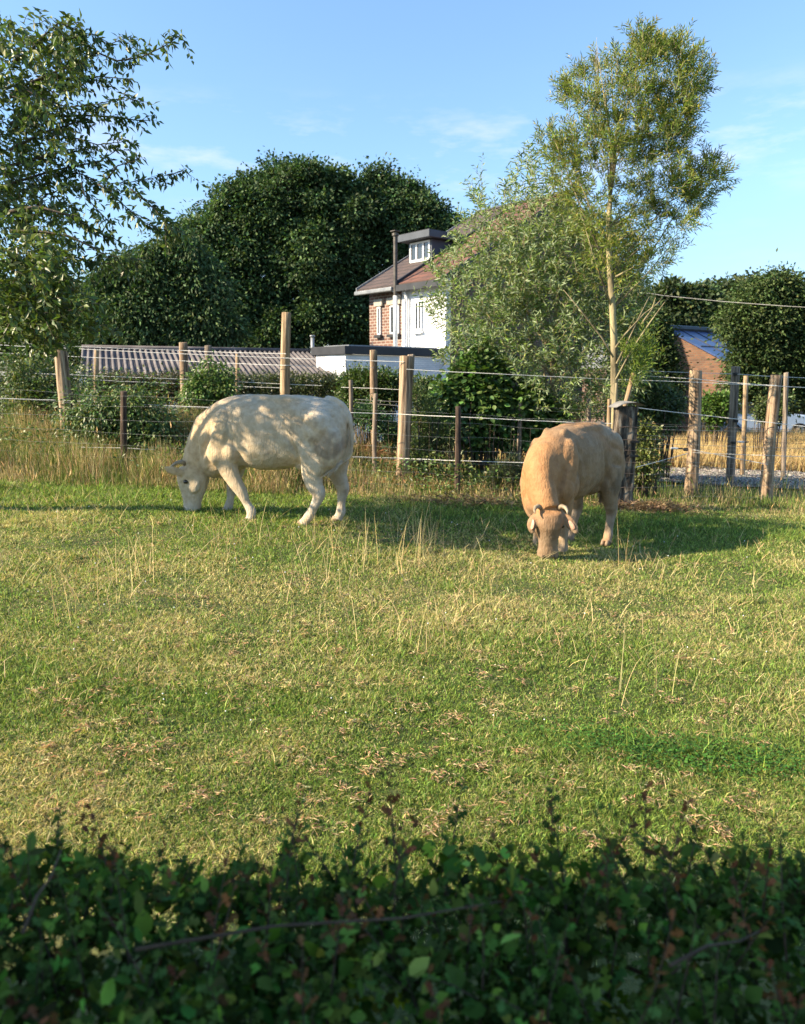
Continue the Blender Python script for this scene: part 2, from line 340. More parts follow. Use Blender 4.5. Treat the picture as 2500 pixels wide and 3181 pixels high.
# ---------------------------------------------------------------- pasture grass
def pasture():
    rng = np.random.default_rng(11)
    n = 900000
    # even in what one sees from the gate: nearer ground carries more blades
    v = rng.uniform(1500, 3000, n); y = np.where(rng.random(n) < .72, 2338*1.70/(v-HOR)*.97, rng.uniform(2.0, 11.6, n))
    y = y.clip(1.5, 12.2) + rng.normal(0, .05, n)
    x = rng.uniform(-1, 1, n)*(0.56*y+0.55); ou = rng.random(n) < .16   # and more to either side of the view
    x = np.where(ou, np.sign(x)*((0.56*y+0.55)+rng.uniform(0,2.6,n)), x); y = np.where(ou, rng.uniform(1.2, 11.6, n), y)
    p1 = 1.25*noise2(x, y, 1.1, 3); p2 = noise2(x, y, 3.2, 5); p3 = noise2(x, y, 9, 8)
    lush = 1.15*np.exp(-(((x-1.3)/.6)**2+((y-3.28)/.17)**2)) + .8*np.exp(-(((y-9.2)/.9)**2)) + .5*np.exp(-(((x-1.2)/2.2)**2+((y-4.6)/.4)**2)) + .5*np.exp(-(((x+1.6)/1.2)**2+((y-3.6)/.25)**2))
    dry = .38 + .26*p1 + .26*p2 + .22*p3 - .55*lush + .30*np.exp(-(((x+.7)/1.9)**2+((y-5.6)/1.1)**2)) + .12*np.exp(-(((x+1.6)/1.5)**2+((y-4.8)/.9)**2))
    isdry = rng.random(n) < dry.clip(.06,.8)
    g = vary((.215,.290,.062), n, rng, .10, .48, (.095,.170,.034), .36)
    d = vary((.55,.47,.23), n, rng, .07, .30, (.40,.38,.14), .35)
    col = np.where(isdry[:,None], d, g)
    h = (.010+.020*rng.random(n))*(1+.45*p2.clip(-1,1)+.35*noise2(x,y,34,6)+.9*lush.clip(0,1)*(y>2.9))*(1+.07*y)
    tus = noise2(x, y, 5.5, 77); h = h*(1+1.3*sst(.75,1.25,tus)); h = np.where(isdry, h*.9, h); tallm = rng.random(n) < .02; h = np.where(tallm, h*2.0, h)
    lean = np.where(isdry, rng.uniform(.4,1.7,n), rng.uniform(.15,1.5,n))
    wd = (.0026+.00060*y)*rng.uniform(.7,1.3,n)
    blades('pasture_grass', x, y, h, wd, lean, col, M['grass'], rng)
    tag(bpy.data.objects['pasture_grass'], 'short mixed green and sunburnt grass over the whole pasture', 'grass', kind='stuff')
    # long bleached stalks standing or fallen among the short grass
    n = 1900
    cx = rng.uniform(-1,1,200)*4.6; cy = rng.uniform(2.6, 9.3, 200); keep = np.abs(cx) < .55*cy+.4; cx, cy = cx[keep], cy[keep]
    k = rng.integers(0, len(cx), n); x = cx[k]+rng.normal(0,.16,n); y = cy[k]+rng.normal(0,.16,n)
    hot = rng.random(n) < .16; x = np.where(hot, rng.normal(-.35, 1.3, n), x); y = np.where(hot, rng.normal(6.2, 1.1, n).clip(3.4,9), y)
    h = rng.uniform(.05,.20,n)*np.where(hot,1.5,1)*sst(2.2,5,y)+.02; lean = rng.uniform(.15,1.6,n)
    for (su, sv, ns, sg) in ((1300,1760,34,.11),(1310,1690,26,.09),(420,1800,14,.12),(1005,1830,14,.14),(1125,1760,16,.16),(1010,1700,10,.10),(300,1900,12,.2),(1330,2020,10,.12),(1100,2010,12,.2),(1990,2150,12,.15),(1950,1760,8,.1),(720,1700,12,.15)):
        g0 = on_ground(su, sv); x = np.concatenate([x, g0.x+rng.normal(0,sg,ns)]); y = np.concatenate([y, g0.y+rng.normal(0,sg,ns)]); h = np.concatenate([h, rng.uniform(.22,.58,ns)]); lean = np.concatenate([lean, rng.uniform(.05,.45,ns)])
    n = len(x)
    blades('bleached_stalks', x, y, h, .0016+.0005*y, lean, vary((.60,.48,.25), n, rng, .06,.22), M['straw'], rng, segs=4)
    tag(bpy.data.objects['bleached_stalks'], 'long bleached grass stalks standing loosely in the middle of the pasture', 'dry grass', kind='stuff')
    # flattened tan thatch: little tufts of dead hay lying on the turf
    n = 8500; m = 360
    v = rng.uniform(1640, 2720, m); cy = 2338*1.7/(v-HOR)*.97; cx = rng.uniform(-1,1,m)*.53*cy; sz = rng.uniform(.006,.034,m)*(.5+.11*cy)
    k = rng.integers(0, m, n); x = cx[k]+rng.normal(0,1,n)*sz[k]*1.5; y = cy[k]+rng.normal(0,1,n)*sz[k]
    pos = np.stack([x,y,gz(x,y)+rng.uniform(.012,.042,n)], -1)
    a = rng.uniform(0,6.28,n); ax = np.stack([np.cos(a), np.sin(a), rng.normal(0,.3,n)], -1)
    scatter('dead_hay_tufts', LEAF_V, LEAF_Q, None, pos, ax, np.tile([0,0,1.],(n,1))+rng.normal(0,.5,(n,3)), rng.uniform(.010,.045,n), .0023+.00045*y, vary((.52,.34,.21), n, rng, .08,.3,(.64,.52,.32),.4), M['straw'])
    tag(bpy.data.objects['dead_hay_tufts'], 'small tan tufts of dead hay scattered flat over the turf', 'hay', kind='stuff')
    # clover
    n = 2600; x = rng.normal(1.35,.36,n); y = rng.normal(3.24,.10,n)+ (x-1.35)*-.14
    pos = np.stack([x,y,gz(x,y)+rng.uniform(.03,.065,n)], -1); a = rng.uniform(0,6.28,n)
    ax = np.stack([np.cos(a), np.sin(a), rng.normal(0,.2,n)], -1)
    scatter('clover', BROAD_V, None, BROAD_T, pos, ax, np.tile([0,0,1.],(n,1))+rng.normal(0,.3,(n,3)), rng.uniform(.010,.017,n), rng.uniform(.009,.014,n), vary((.07,.17,.028), n, rng, .1,.25), M['grass'])
    tag(bpy.data.objects['clover'], 'dark green clover patch in the turf at the lower right', 'clover', kind='stuff')
    # white clover heads / tiny daisies
    mb = MB()
    for i in range(70):
        yy = random.uniform(3.2, 9); xx = random.uniform(-.52,.52)*yy; zz = gzf(xx,yy)+.05; r = .003+.0005*yy
        mb.add([(xx+r,yy,zz),(xx,yy+r,zz),(xx-r,yy,zz),(xx,yy-r,zz),(xx,yy,zz+r),(xx,yy,zz-r)], [(0,1,4),(1,2,4),(2,3,4),(3,0,4),(1,0,5),(2,1,5),(3,2,5),(0,3,5)])
    tag(mb.build('clover_flowers', M['white_plain']), 'tiny white clover heads dotted over the pasture', 'flowers', kind='stuff')
pasture()

def tall_strip():
    rng = np.random.default_rng(21)
    n = 215000
    x = np.where(rng.random(n)<.4, rng.uniform(-6.8,-1.5,n), rng.uniform(-7.6, 8.6, n)); y = rng.uniform(9.75, 13.4, n); y = np.where((x<1.8)&(rng.random(n)<.38), rng.uniform(12.4,14.3,n), y)
    edge = 10.15 + .10*(x+1) + .22*noise2(x, y*0, 1.3, 4)
    p = noise2(x, y, 1.0, 31); p2 = noise2(x, y, 3.5, 33)
    # density / height fall off on the gravel side and near the pasture
    keep = (y > edge) & (rng.random(n) < (.55+.35*p).clip(.15,1))
    right = (x > 2.9) & (y > 12.0); keep &= ~(right & (rng.random(n) < .85))
    x, y, p, p2, edge = x[keep], y[keep], p[keep], p2[keep], edge[keep]; n = len(x)
    lft = sst(1.0, -1.5, x)
    h = (.13+.50*rng.random(n)**1.7)*(.70+.55*p+.25*p2+.40*lft).clip(.3,1.9)*sst(-.15,.9,y-edge).clip(.25,1)
    h = h*np.where(x > 2.5, .62, 1.0)*np.where((x>-1.2)&(x<2.2), .85, 1)
    isdry = rng.random(n) < (.50+.34*p2 - .18*(x>2.5) - .10*(x<-1.5)).clip(.12,.9)
    col = np.where(isdry[:,None], vary((.47,.38,.21), n, rng, .07,.28,(.36,.26,.15),.3), vary((.13,.19,.045), n, rng, .1,.3))
    h = h*np.where(y>12.2, 1.55, 1)
    blades('tall_verge_grass', x, y, h.clip(.07,1.1), .0075*rng.uniform(.6,1.3,n), rng.uniform(.05,.55,n), col, M['straw'], rng, segs=3)
    tag(bpy.data.objects['tall_verge_grass'], 'tall uncut straw coloured grass in the strip along the fences', 'tall grass', kind='stuff')
    # leafy weeds mixed into the verge
    m_ = 26000; wx = rng.uniform(-6.6,2.6,m_); wy = rng.uniform(10.5,13.2,m_); pw = noise2(wx,wy,1.5,61); kk = (rng.random(m_) < (.30+.9*pw).clip(.0,1)*np.where(wx<-1.2,1,.6)); wx,wy,pw = wx[kk],wy[kk],pw[kk]; m_ = len(wx)
    pos = np.stack([wx,wy,gz(wx,wy)+rng.uniform(.05,.70,m_)*(.6+.6*pw).clip(.3,1.3)*np.where(wx<-1.2,1.1,.75)],-1)
    scatter('verge_weeds', BROAD_V, None, BROAD_T, pos, unit(rdir(m_,rng)*[1,1,.6]+[0,0,.1]), unit(rdir(m_,rng)*.7+[0,0,.7]), rng.uniform(.04,.085,m_), rng.uniform(.018,.04,m_), vary((.075,.125,.032), m_, rng, .1,.3,(.13,.17,.05),.35), M['leaf'])
    tag(bpy.data.objects['verge_weeds'], 'green leafy weeds growing through the uncut verge grass', 'weeds', kind='stuff')
    # feathery seed heads
    k = rng.choice(n, 5200, replace=False); k = k[isdry[k]]
    hx = h.clip(.07,1)[k]; pos = np.stack([x[k], y[k], gz(x[k],y[k])+hx*rng.uniform(.75,1.15,len(k))], -1)
    ax = np.stack([rng.normal(0,.25,len(k)), rng.normal(0,.25,len(k)), np.ones(len(k))], -1)
    scatter('grass_seed_heads', LEAF_V, LEAF_Q, None, pos, ax, rdir(len(k), rng), rng.uniform(.05,.12,len(k)), .013, vary((.50,.38,.19), len(k), rng, .06,.25), M['straw'])
    tag(bpy.data.objects['grass_seed_heads'], 'pale seed heads at the tips of the uncut verge grass', 'seed heads', kind='stuff')
    # golden field beyond the gravel
    n = 60000; y = rng.uniform(17.6, 29, n); x = rng.uniform(.12, .60, n)*y + rng.normal(0,.4,n)
    p = noise2(x, y, .7, 41)
    keep = rng.random(n) < (.75+.4*p); x, y, p = x[keep], y[keep], p[keep]; n = len(x)
    blades('golden_field_grass', x, y, rng.uniform(.25,.62,n)*(1+.2*p), .02*rng.uniform(.6,1.4,n), rng.uniform(.05,.5,n), vary((.50,.38,.18), n, rng, .05,.25,(.38,.28,.14),.3), M['straw'], rng, segs=2)
    tag(bpy.data.objects['golden_field_grass'], 'golden ripe grass filling the small field behind the right hand posts', 'dry grass', kind='stuff')
    # gravel stones
    n = 9000; x = rng.uniform(2.9, 9.5, n); y = rng.uniform(13.8, 18.0, n)
    pos = np.stack([x,y,gz(x,y)+.035], -1); OC = [(1,0,0),(0,1,0),(-1,0,0),(0,-1,0),(0,0,.7),(0,0,-.7)]
    s = rng.uniform(.012,.045,n)
    scatter('gravel_stones', OC, None, [(0,1,4),(1,2,4),(2,3,4),(3,0,4)], pos, rdir(n,rng)*[1,1,.2], np.tile([0,0,1.],(n,1)), s, s*rng.uniform(.6,1,n), vary((.22,.20,.175), n, rng, .05,.5), mat_attr)
    tag(bpy.data.objects['gravel_stones'], 'loose grey and white stones on the gravel behind the right posts', 'gravel', kind='stuff')
    # mown straw mulch behind the pale cow's rump
    n = 16000; x = np.where(rng.random(n)<.5, rng.uniform(-1.9,.9,n), rng.uniform(-5.5,3.2,n)); y = rng.uniform(11.4,15.4,n)
    mound = .42*np.exp(-(((x+.75)/.75)**2+((y-13.9)/.8)**2))
    pos = np.stack([x,y,gz(x,y)+.03+mound*rng.uniform(.6,1.0,n)], -1); a = rng.uniform(0,6.28,n)
    ax = np.stack([np.cos(a), np.sin(a), rng.normal(0,.3,n)], -1)
    scatter('straw_mulch', LEAF_V, LEAF_Q, None, pos, ax, np.tile([0,0,1.],(n,1))+rng.normal(0,.4,(n,3)), rng.uniform(.06,.2,n), .012, vary((.50,.32,.17), n, rng, .07,.3,(.30,.17,.10),.25), M['straw'])
    tag(bpy.data.objects['straw_mulch'], 'heap and litter of cut brown straw behind the fence in the middle', 'straw', kind='stuff')
    # dug-over reddish thatch at the foot of the tarred post
    n = 2600; x = rng.normal(3.5,.34,n); y = rng.normal(10.45,.12,n); x = np.where(rng.random(n)<.3, rng.normal(1.0,.5,n), x); y = np.where(x<2.2, rng.normal(10.1,.12,n), y)
    pos = np.stack([x,y,gz(x,y)+rng.uniform(.01,.13,n)], -1); a = rng.uniform(0,6.28,n); ax = np.stack([np.cos(a), np.sin(a), rng.normal(0,.5,n)], -1)
    scatter('matted_thatch', LEAF_V, LEAF_Q, None, pos, ax, rdir(n,rng), rng.uniform(.05,.14,n), .008, vary((.42,.30,.17), n, rng, .07,.35,(.2,.13,.08),.3), M['straw'])
    tag(bpy.data.objects['matted_thatch'], 'matted reddish dead grass at the foot of the tarred post', 'dead grass', kind='stuff')
mat_attr = leafmat('stone_chip', 0.0, .9, .2)
tall_strip()

# ---------------------------------------------------------------- posts
def post(name, pts, rad, m, label, cat='post', group=None, seed=0, lumpy=.05, n=18, rings=16):
    """pts: base point, top point (world); rad: base, top radius; parts all in one round-wood mesh with its own knots and slanted sawn top"""
    r = random.Random(seed); a, b = Vector(pts[0]), Vector(pts[1]); ax = b-a; h = ax.length
    ph = [r.uniform(0,6.28) for _ in range(6)]; bend = r.uniform(-.02,.02)*h*.5
    v = []; sl = r.uniform(-.12,.12)
    for i in range(rings+1):
        t = i/rings
        for k in range(n):
            th = 2*math.pi*k/n
            rr = rad[0]+(rad[1]-rad[0])*t
            rr *= 1+lumpy*(math.sin(2*th+ph[0]+1.5*t)+.6*math.sin(5*th+ph[1]+3*t)+.5*math.sin(3*t*6+ph[2])*math.sin(th+ph[3]))+.03*math.sin(9*th+ph[4])+r.uniform(-.012,.012)
            p = Vector((rr*math.cos(th)+bend*math.sin(math.pi*t), rr*math.sin(th), t*h + (sl*rr*math.cos(th+ph[5]) if i == rings else 0)))
            v.append(p)
    # chamfered sawn top
    for k in range(n):
        p = v[rings*n+k].copy(); th = 2*math.pi*k/n; p = Vector((p.x*.9, p.y*.9, p.z+rad[1]*.09)); v.append(p)
    v.append(Vector((0,0,h+rad[1]*.10)))
    q = [(i*n+k, i*n+(k+1)%n, (i+1)*n+(k+1)%n, (i+1)*n+k) for i in range(rings+1) for k in range(n)]
    tr = [((rings+1)*n+k, (rings+1)*n+(k+1)%n, (rings+2)*n) for k in range(n)]
    o = npmesh(name, np.array([tuple(p) for p in v]), q, tr, mat=m, smooth=False)
    me = o.data; sm = np.zeros(len(me.polygons), bool); sm[:rings*n] = True; me.polygons.foreach_set('use_smooth', sm)
    o.location = a; o.rotation_mode = 'QUATERNION'; o.rotation_quaternion = Vector((0,0,1)).rotation_difference(ax.normalized())
    return tag(o, label, cat, group)
POSTS = {}
def px_post(key, ub, ut, vt, Y, wpx, m, label, seed, base_z=None, name='fence_post', cat='fence post', group='round wooden fence posts', vb=None):
    top = P(ut, vt, Y)
    xb = (ub-W_/2)/FPX*(Y*math.cos(PITCH)+(EYE+.1)*math.sin(PITCH)); zb = gzf(xb, Y)
    xb = (ub-W_/2)/FPX*(Y*math.cos(PITCH)+(EYE-zb-.15)*math.sin(PITCH)); zb -= .15
    r = wpx/2*PX(Y)
    POSTS[key] = (Vector((xb, Y, zb)), top, r)
    return post(name, (Vector((xb,Y,zb)), top), (r*1.08, r), m, label, cat, group, seed)
g1 = 'thick round posts of the cattle fence'; g2 = 'thin fence stakes'
px_post('A', 216, 186, 1076, 12.6, 38, M['post'], 'thick weathered post under the fruit tree, leaning left at the edge of the pasture', 1, group=g1)
px_post('B', 1248, 1262, 1108, 11.9, 39, M['post'], 'thick split weathered post in the middle, right of the pale cow', 2, group=g1)
px_post('B2', 1266, 1277, 1102, 12.4, 22, M['post_grey'], 'darker post half hidden directly behind the thick middle post', 3, group=g1)
px_post('C', 2148, 2160, 1152, 12.5, 36, M['post'], 'thick cracked post right of the tarred post with the golden field behind', 4, group=g1)
px_post('D', 2382, 2412, 1166, 12.2, 36, M['post'], 'thick pale post at the right edge of the photo', 5, group=g1)
px_post('E', 2270, 2285, 1140, 14.4, 26, M['post_grey'], 'slimmer grey post with black clips between the two thick right posts', 6, group=g1)
px_post('F', 886, 890, 972, 13.6, 29, M['post_yellow'], 'tallest post, yellowish with dark knots, rising behind the pale cow', 7, group=g1)
px_post('G', 568, 569, 1065, 14.6, 25, M['post'], 'post in front of the corrugated roof, left of a greyer one', 8, group=g1)
px_post('H', 645, 646, 1074, 15.6, 22, M['post_grey'], 'grey post half overgrown by the bright green bush', 9, group=g1)
px_post('I', 1160, 1160, 1089, 15.0, 23, M['post'], 'post standing before the white flat roofed annex', 10, group=g1)
px_post('s1', 296, 300, 1087, 17.0, 14, M['post_yellow'], 'thin orange stake before the left end of the corrugated roof', 11, name='fence_stake', cat='stake', group=g2)
px_post('s2', 738, 737, 1100, 16.5, 12, M['post_yellow'], 'thin orange stake just above the pale cow\'s shoulders', 12, name='fence_stake', cat='stake', group=g2)
px_post('s3', 384, 384, 1216, 11.1, 19, M['post_dark'], 'short dark brown stake in tall grass left of the pale cow', 13, name='fence_stake', cat='stake', group=g2)
px_post('s4', 903, 903, 1380, 11.0, 15, M['post_dark'], 'dark stake showing under the belly of the pale cow', 14, name='fence_stake', cat='stake', group=g2)
px_post('s5', 1089, 1089, 1181, 12.9, 12, M['post_grey'], 'thin brown stake just above the pale cow\'s tail', 15, name='fence_stake', cat='stake', group=g2)
px_post('s6', 1163, 1166, 1223, 12.2, 14, M['post_grey'], 'thin grey stake between the cow\'s tail and the thick middle post', 16, name='fence_stake', cat='stake', group=g2)
px_post('s7', 1420, 1423, 1263, 10.9, 18, M['post_dark'], 'short black brown stake between the two cows', 17, name='fence_stake', cat='stake', group=g2)
px_post('s8', 1514, 1513, 1199, 13.6, 11, M['post_yellow'], 'thin tan stake among the leafy vine, right of the black brown stake', 18, name='fence_stake', cat='stake', group=g2)
px_post('s9', 1612, 1617, 1237, 12.6, 14, M['post_grey'], 'thin pale grey stake halfway between the black brown stake and the tan cow', 19, name='fence_stake', cat='stake', group=g2)
px_post('s10', 1700, 1700, 1226, 13.2, 12, M['post_yellow'], 'thin greenish stake just left of the tan cow\'s back', 20, name='fence_stake', cat='stake', group=g2)
px_post('s11', 1828, 1828, 1238, 12.4, 12, M['post_grey'], 'thin pale stake rising behind the tan cow\'s back', 21, name='fence_stake', cat='stake', group=g2)
px_post('s12', 2308, 2317, 1168, 16.0, 14, M['post_yellow'], 'thin orange stake in front of the parked car', 22, name='fence_stake', cat='stake', group=g2)
px_post('s13', 2436, 2442, 1158, 16.5, 14, M['post_grey'], 'thin stake cut by the right edge behind the thick pale post', 23, name='fence_stake', cat='stake', group=g2)
px_post('s14', 1895, 1893, 1240, 10.95, 13, M['post_yellow'], 'thin pale stake close beside the left face of the tarred post', 24, name='fence_stake', cat='stake', group=g2)
# leaning stakes behind the tarred post
a = P(1942,1262,11.6); b_ = P(1968,1160,11.6)
post('leaning_plank', (a-(b_-a)*2.2, b_), (.045,.04), M['post_yellow'], 'pale plank leaning right above the tin cap of the tarred post', 'plank', None, 25)
# tarred square post with its tin cap
def tarred():
    Y = 10.55; t = P(1944, 1262, Y); w2 = 32*PX(Y); zb = gzf(t.x, Y)-.1
    root = empty('tarred_post', (t.x, Y, zb), R(8), label='thick black tarred square post topped with a bent tin sheet behind the tan cow', cat='fence post', group=None)
    h = t.z-zb; rng = random.Random(3)
    for sgn, nm in ((-1,'beam'),(1,'beam')):
        v=[]; n=5
        rings=14
        for i in range(rings+1):
            z=h*i/rings; x0 = -w2 if sgn<0 else .0015; x1 = -.0015 if sgn<0 else w2
            j=lambda: rng.uniform(-.005,.005)
            for (x,y) in ((x0,-.085),((x0+x1)/2,-.092),(x1,-.085),(x1,.085),((x0+x1)/2,.09),(x0,.085)): v.append((x+j(),y+j(),z))
        q=[(i*6+k,i*6+(k+1)%6,(i+1)*6+(k+1)%6,(i+1)*6+k) for i in range(rings) for k in range(6)]
        o=MB().add(v,q+[(5,4,3,2,1,0),tuple(rings*6+k for k in range(6))]).build(nm,M['tarred'],root)
    mb=MB(); nx,ny=10,6; vs=[]
    for j in range(ny+1):
        for i in range(nx+1):
            x=-.20+.42*i/nx; y=-.15+.30*j/ny
            z=h+.012+.045*math.cos(x*6.5)-.30*max(0,-x-.10)-.26*max(0,x-.13)+.012*math.sin(9*x+5*y)
            vs.append((x,y,z))
    m1=[(x,y,z+.006) for x,y,z in vs]; k=(nx+1)*(ny+1)
    fs=[(j*(nx+1)+i,j*(nx+1)+i+1,(j+1)*(nx+1)+i+1,(j+1)*(nx+1)+i) for j in range(ny) for i in range(nx)]
    mb.add(vs+m1, fs+[tuple(c+k for c in f) for f in fs])
    mb.build('tin_cap',M['sheet'],root,smooth=True)
    mb=MB()
    for z in (.42,.62,.78,.95,1.1,1.28): MB().tube([(-w2-.012,-.10,z),(0,-.106,z+.008),(w2+.012,-.10,z-.006),(w2+.014,.1,z)],.004,6).build('wire_wrap',M['wire_rust'],root)
    mb=MB()
    for z in (.86,1.06): MB().box(w2*.3,w2+.03,-.125,-.09,z,z+.03).build('insulator',M['black'],root)
tarred()

# ---------------------------------------------------------------- wires
def wire(pts, r, m, label, group, seed=0, sag=.012):
    pw = [P(u,v,Y) for u,v,Y in pts]; out=[]; rg = random.Random(seed)
    for a, b in zip(pw[:-1], pw[1:]):
        n = max(4, int((b-a).length/.5))
        for i in range(n):
            t = i/n; q = a.lerp(b, t); q.z -= sag*(b-a).length*4*t*(1-t)*.25; q.z += rg.uniform(-.002,.002); out.append(q)
    out.append(pw[-1])
    o = MB().tube(out, r, 5).build('fence_wire', m)
    return tag(o, label, 'wire', group)
gw = 'white electric ropes'; gt = 'thin grey fence wires'
wire([(-60,1061,14.2),(569,1089,14.3),(888,1099,13.4)], .0048, M['wire'], 'white rope, highest on the left, running to the tallest post', gw, 1)
wire([(-60,1068,12.6),(186,1081,12.5),(1255,1124,11.8)], .005, M['wire'], 'second highest white rope on the left, tied to the leaning left post', gw, 2)
wire([(-60,1093,14.9),(569,1121,14.4),(888,1135,13.4),(1160,1142,14.8)], .0048, M['wire'], 'third white rope from the top on the left, over the corrugated roof', gw, 3)
wire([(-60,1152,13.9),(200,1163,13.4),(640,1180,13.6),(1000,1198,13.6)], .0045, M['wire'], 'white rope across the clipped hedge, upper of the close pair', gw, 4)
wire([(-60,1164,14.3),(200,1175,14.2),(640,1195,14.4),(905,1206,14.2)], .0045, M['wire'], 'white rope across the clipped hedge, lower of the close pair', gw, 5)
wire([(-60,1235,12.4),(196,1243,12.4),(660,1266,12.0),(1100,1282,11.6),(1233,1286,11.7),(1423,1295,11.1),(1900,1316,10.8)], .0048, M['wire'], 'long white rope at cow back height from the left edge to the tarred post', gw, 6)
wire([(250,1389,11.3),(384,1391,11.2),(480,1397,11.2)], .0045, M['wire'], 'short low white rope in the tall grass left of the pale cow\'s head', gw, 7)
wire([(1095,1419,11.6),(1240,1423,11.7),(1423,1431,11.1),(1680,1438,10.9)], .0048, M['wire'], 'low white rope between the pale cow\'s rump and the tan cow', gw, 8)
wire([(1262,1147,11.75),(1560,1162,11.6),(2160,1187,12.3),(2412,1199,12.0),(2560,1206,12.1)], .0048, M['wire'], 'white rope from the middle post past the slim tree trunk to the right edge', gw, 9)
wire([(1985,1151,14.6),(2285,1162,14.3),(2412,1170,14.4),(2560,1175,14.5)], .0048, M['wire'], 'topmost white rope at the right, tied to the slimmer grey post', gw, 10)
wire([(1985,1166,12.9),(2160,1177,12.35),(2290,1190,12.4),(2412,1197,12.05)], .0048, M['wire'], 'white rope just below the topmost one at the right', gw, 11)
wire([(1975,1266,11.0),(2145,1285,12.3),(2395,1313,12.05),(2560,1331,12.0)], .006, M['wire'], 'thick white rope sloping from the tin cap down to the right edge', gw, 12)
wire([(1976,1451,10.7),(2136,1408,12.3)], .0055, M['wire'], 'white rope rising from the tarred post to the thick cracked post', gw, 13)
wire([(2152,1397,12.35),(2385,1443,12.05)], .005, M['wire'], 'white rope falling from the thick cracked post to the pale right post', gw, 14)
wire([(2152,1406,12.4),(2390,1415,12.1),(2560,1420,12.2)], .0045, M['wire'], 'level white rope in front of the gravel at the right', gw, 15)
wire([(1060,1203,15.1),(1160,1206,14.8),(1280,1212,14.6)], .0045, M['wire'], 'short white rope right of the post before the white annex', gw, 16)
for i,(pts,lb) in enumerate([
    ([(-60,1203,15.5),(300,1211,16.6),(600,1223,16.5)],'thin dull wire along the foot of the clipped hedge'),
    ([(1095,1100,15.5),(1300,1108,14.9),(1700,1136,14),(1950,1148,14)],'thin wire crossing the white annex below its dark roof edge'),
    ([(1100,1240,12.9),(1275,1250,12.6),(1620,1262,12.7),(1905,1276,12.4)],'upper thin wire through the vine between the cows'),
    ([(1100,1250,12.9),(1275,1262,12.6),(1620,1272,12.7),(1905,1288,12.4)],'second thin wire through the leafy vine between the cows'),
    ([(1975,1313,10.7),(2150,1321,12.2),(2390,1333,12.0),(2560,1338,12.2)],'thin wire level with the top of the golden field'),
    ([(1975,1332,12.4),(2150,1337,12.3),(2390,1340,12.4),(2560,1342,12.4)],'thin wire just under the top of the golden field'),
    ([(1975,1363,10.7),(2150,1366,12.2),(2390,1374,12.1),(2560,1380,12.2)],'thin wire across the middle of the golden field'),
    ([(1975,1378,12.2),(2150,1382,12.3),(2390,1390,12.1),(2560,1394,12.2)],'thin wire across the lower golden field'),
    ([(2150,1447,12.2),(2390,1463,12.1),(2560,1470,12.2)],'thin wire in front of the grey gravel')]):
    wire(pts, .0032, M['wire_rust'] if i in (0,4,6) else M['wire_thin'], lb, gt, 30+i)
def mesh_fence():
    root = empty('stock_mesh_fence', (0,11,gzf(0,11)), label='low woven wire stock netting stretched along the uncut grass', cat='wire netting')
    mb = MB()
    xs = np.arange(-6.2, 6.7, .30)
    def bx(x): return 10.95+.015*x if x < 3.1 else 10.6+(x-3.1)*.45
    for j, hz in enumerate((.12,.30,.48,.66,.86,1.06,1.2)):
        pts = [(x, bx(x), gzf(x, bx(x))+hz+.012*math.sin(x*3+j)) for x in np.arange(-6.2,6.7,.38)]
        mb.tube(pts, .0014, 4)
    mb.build('line_wire', M['wire_thin'], root, loc=-root.location)
    mb = MB()
    for x in xs: mb.tube([(x+.01,bx(x),gzf(x,bx(x))+.1),(x-.006,bx(x)+.004,gzf(x,bx(x))+.6),(x+.01*math.sin(9*x),bx(x),gzf(x,bx(x))+1.06)], .0009, 4)
    mb.build('stay_wire', M['wire_rust'], root, loc=-root.location)
mesh_fence()
# clips and strainers
def gadget(u, v, Y, label, kind, sz=1):
    p = P(u,v,Y)
    root = empty(kind, p, label=label, cat='insulator' if kind=='wire_insulator' else 'wire strainer')
    if kind == 'wire_insulator':
        MB().box(-.03*sz,.03*sz,-.02*sz,.02*sz,-.022*sz,.022*sz).build('body', M['black'], root, bevel=.006)
        MB().tube([(-.05*sz,-.01,0),(-.03*sz,-.03,.02*sz),(0,-.035,0)],.006*sz,6).build('hook', M['black'], root)
    else:
        MB().tube([(-.11,0,0),(-.09,0,.004),(.0,0,.0),(.03,0,0)],[.006,.018,.018,.01],8).build('barrel', M['frame_white'], root, smooth=True)
        MB().tube([(.02,0,.0),(.1,0,0)],.012,8).build('wheel', M['black'], root)
for i,(u,v,Y,lb) in enumerate([(2132,1292,12.3,'black clip on the left of the thick cracked post, upper one'),(2130,1396,12.3,'black clip on the left of the thick cracked post, lower one'),(2284,1162,14.3,'black clip near the top of the slimmer grey post'),(2286,1308,14.25,'black clip halfway up the slimmer grey post'),(2278,1375,14.25,'black clip low on the slimmer grey post')]):
    gadget(u,v,Y,lb,'wire_insulator',1.2)
for u,v,Y,lb in [(2028,1331,11.9,'white and black strainer beside the tarred post, upper one'),(2037,1367,11.9,'white and black strainer beside the tarred post, lower one'),(2308,1373,13.2,'white strainer on the wire right of the slimmer grey post'),(2102,1393,12.3,'white strainer beside the thick cracked post')]:
    gadget(u,v,Y,lb,'wire_strainer')

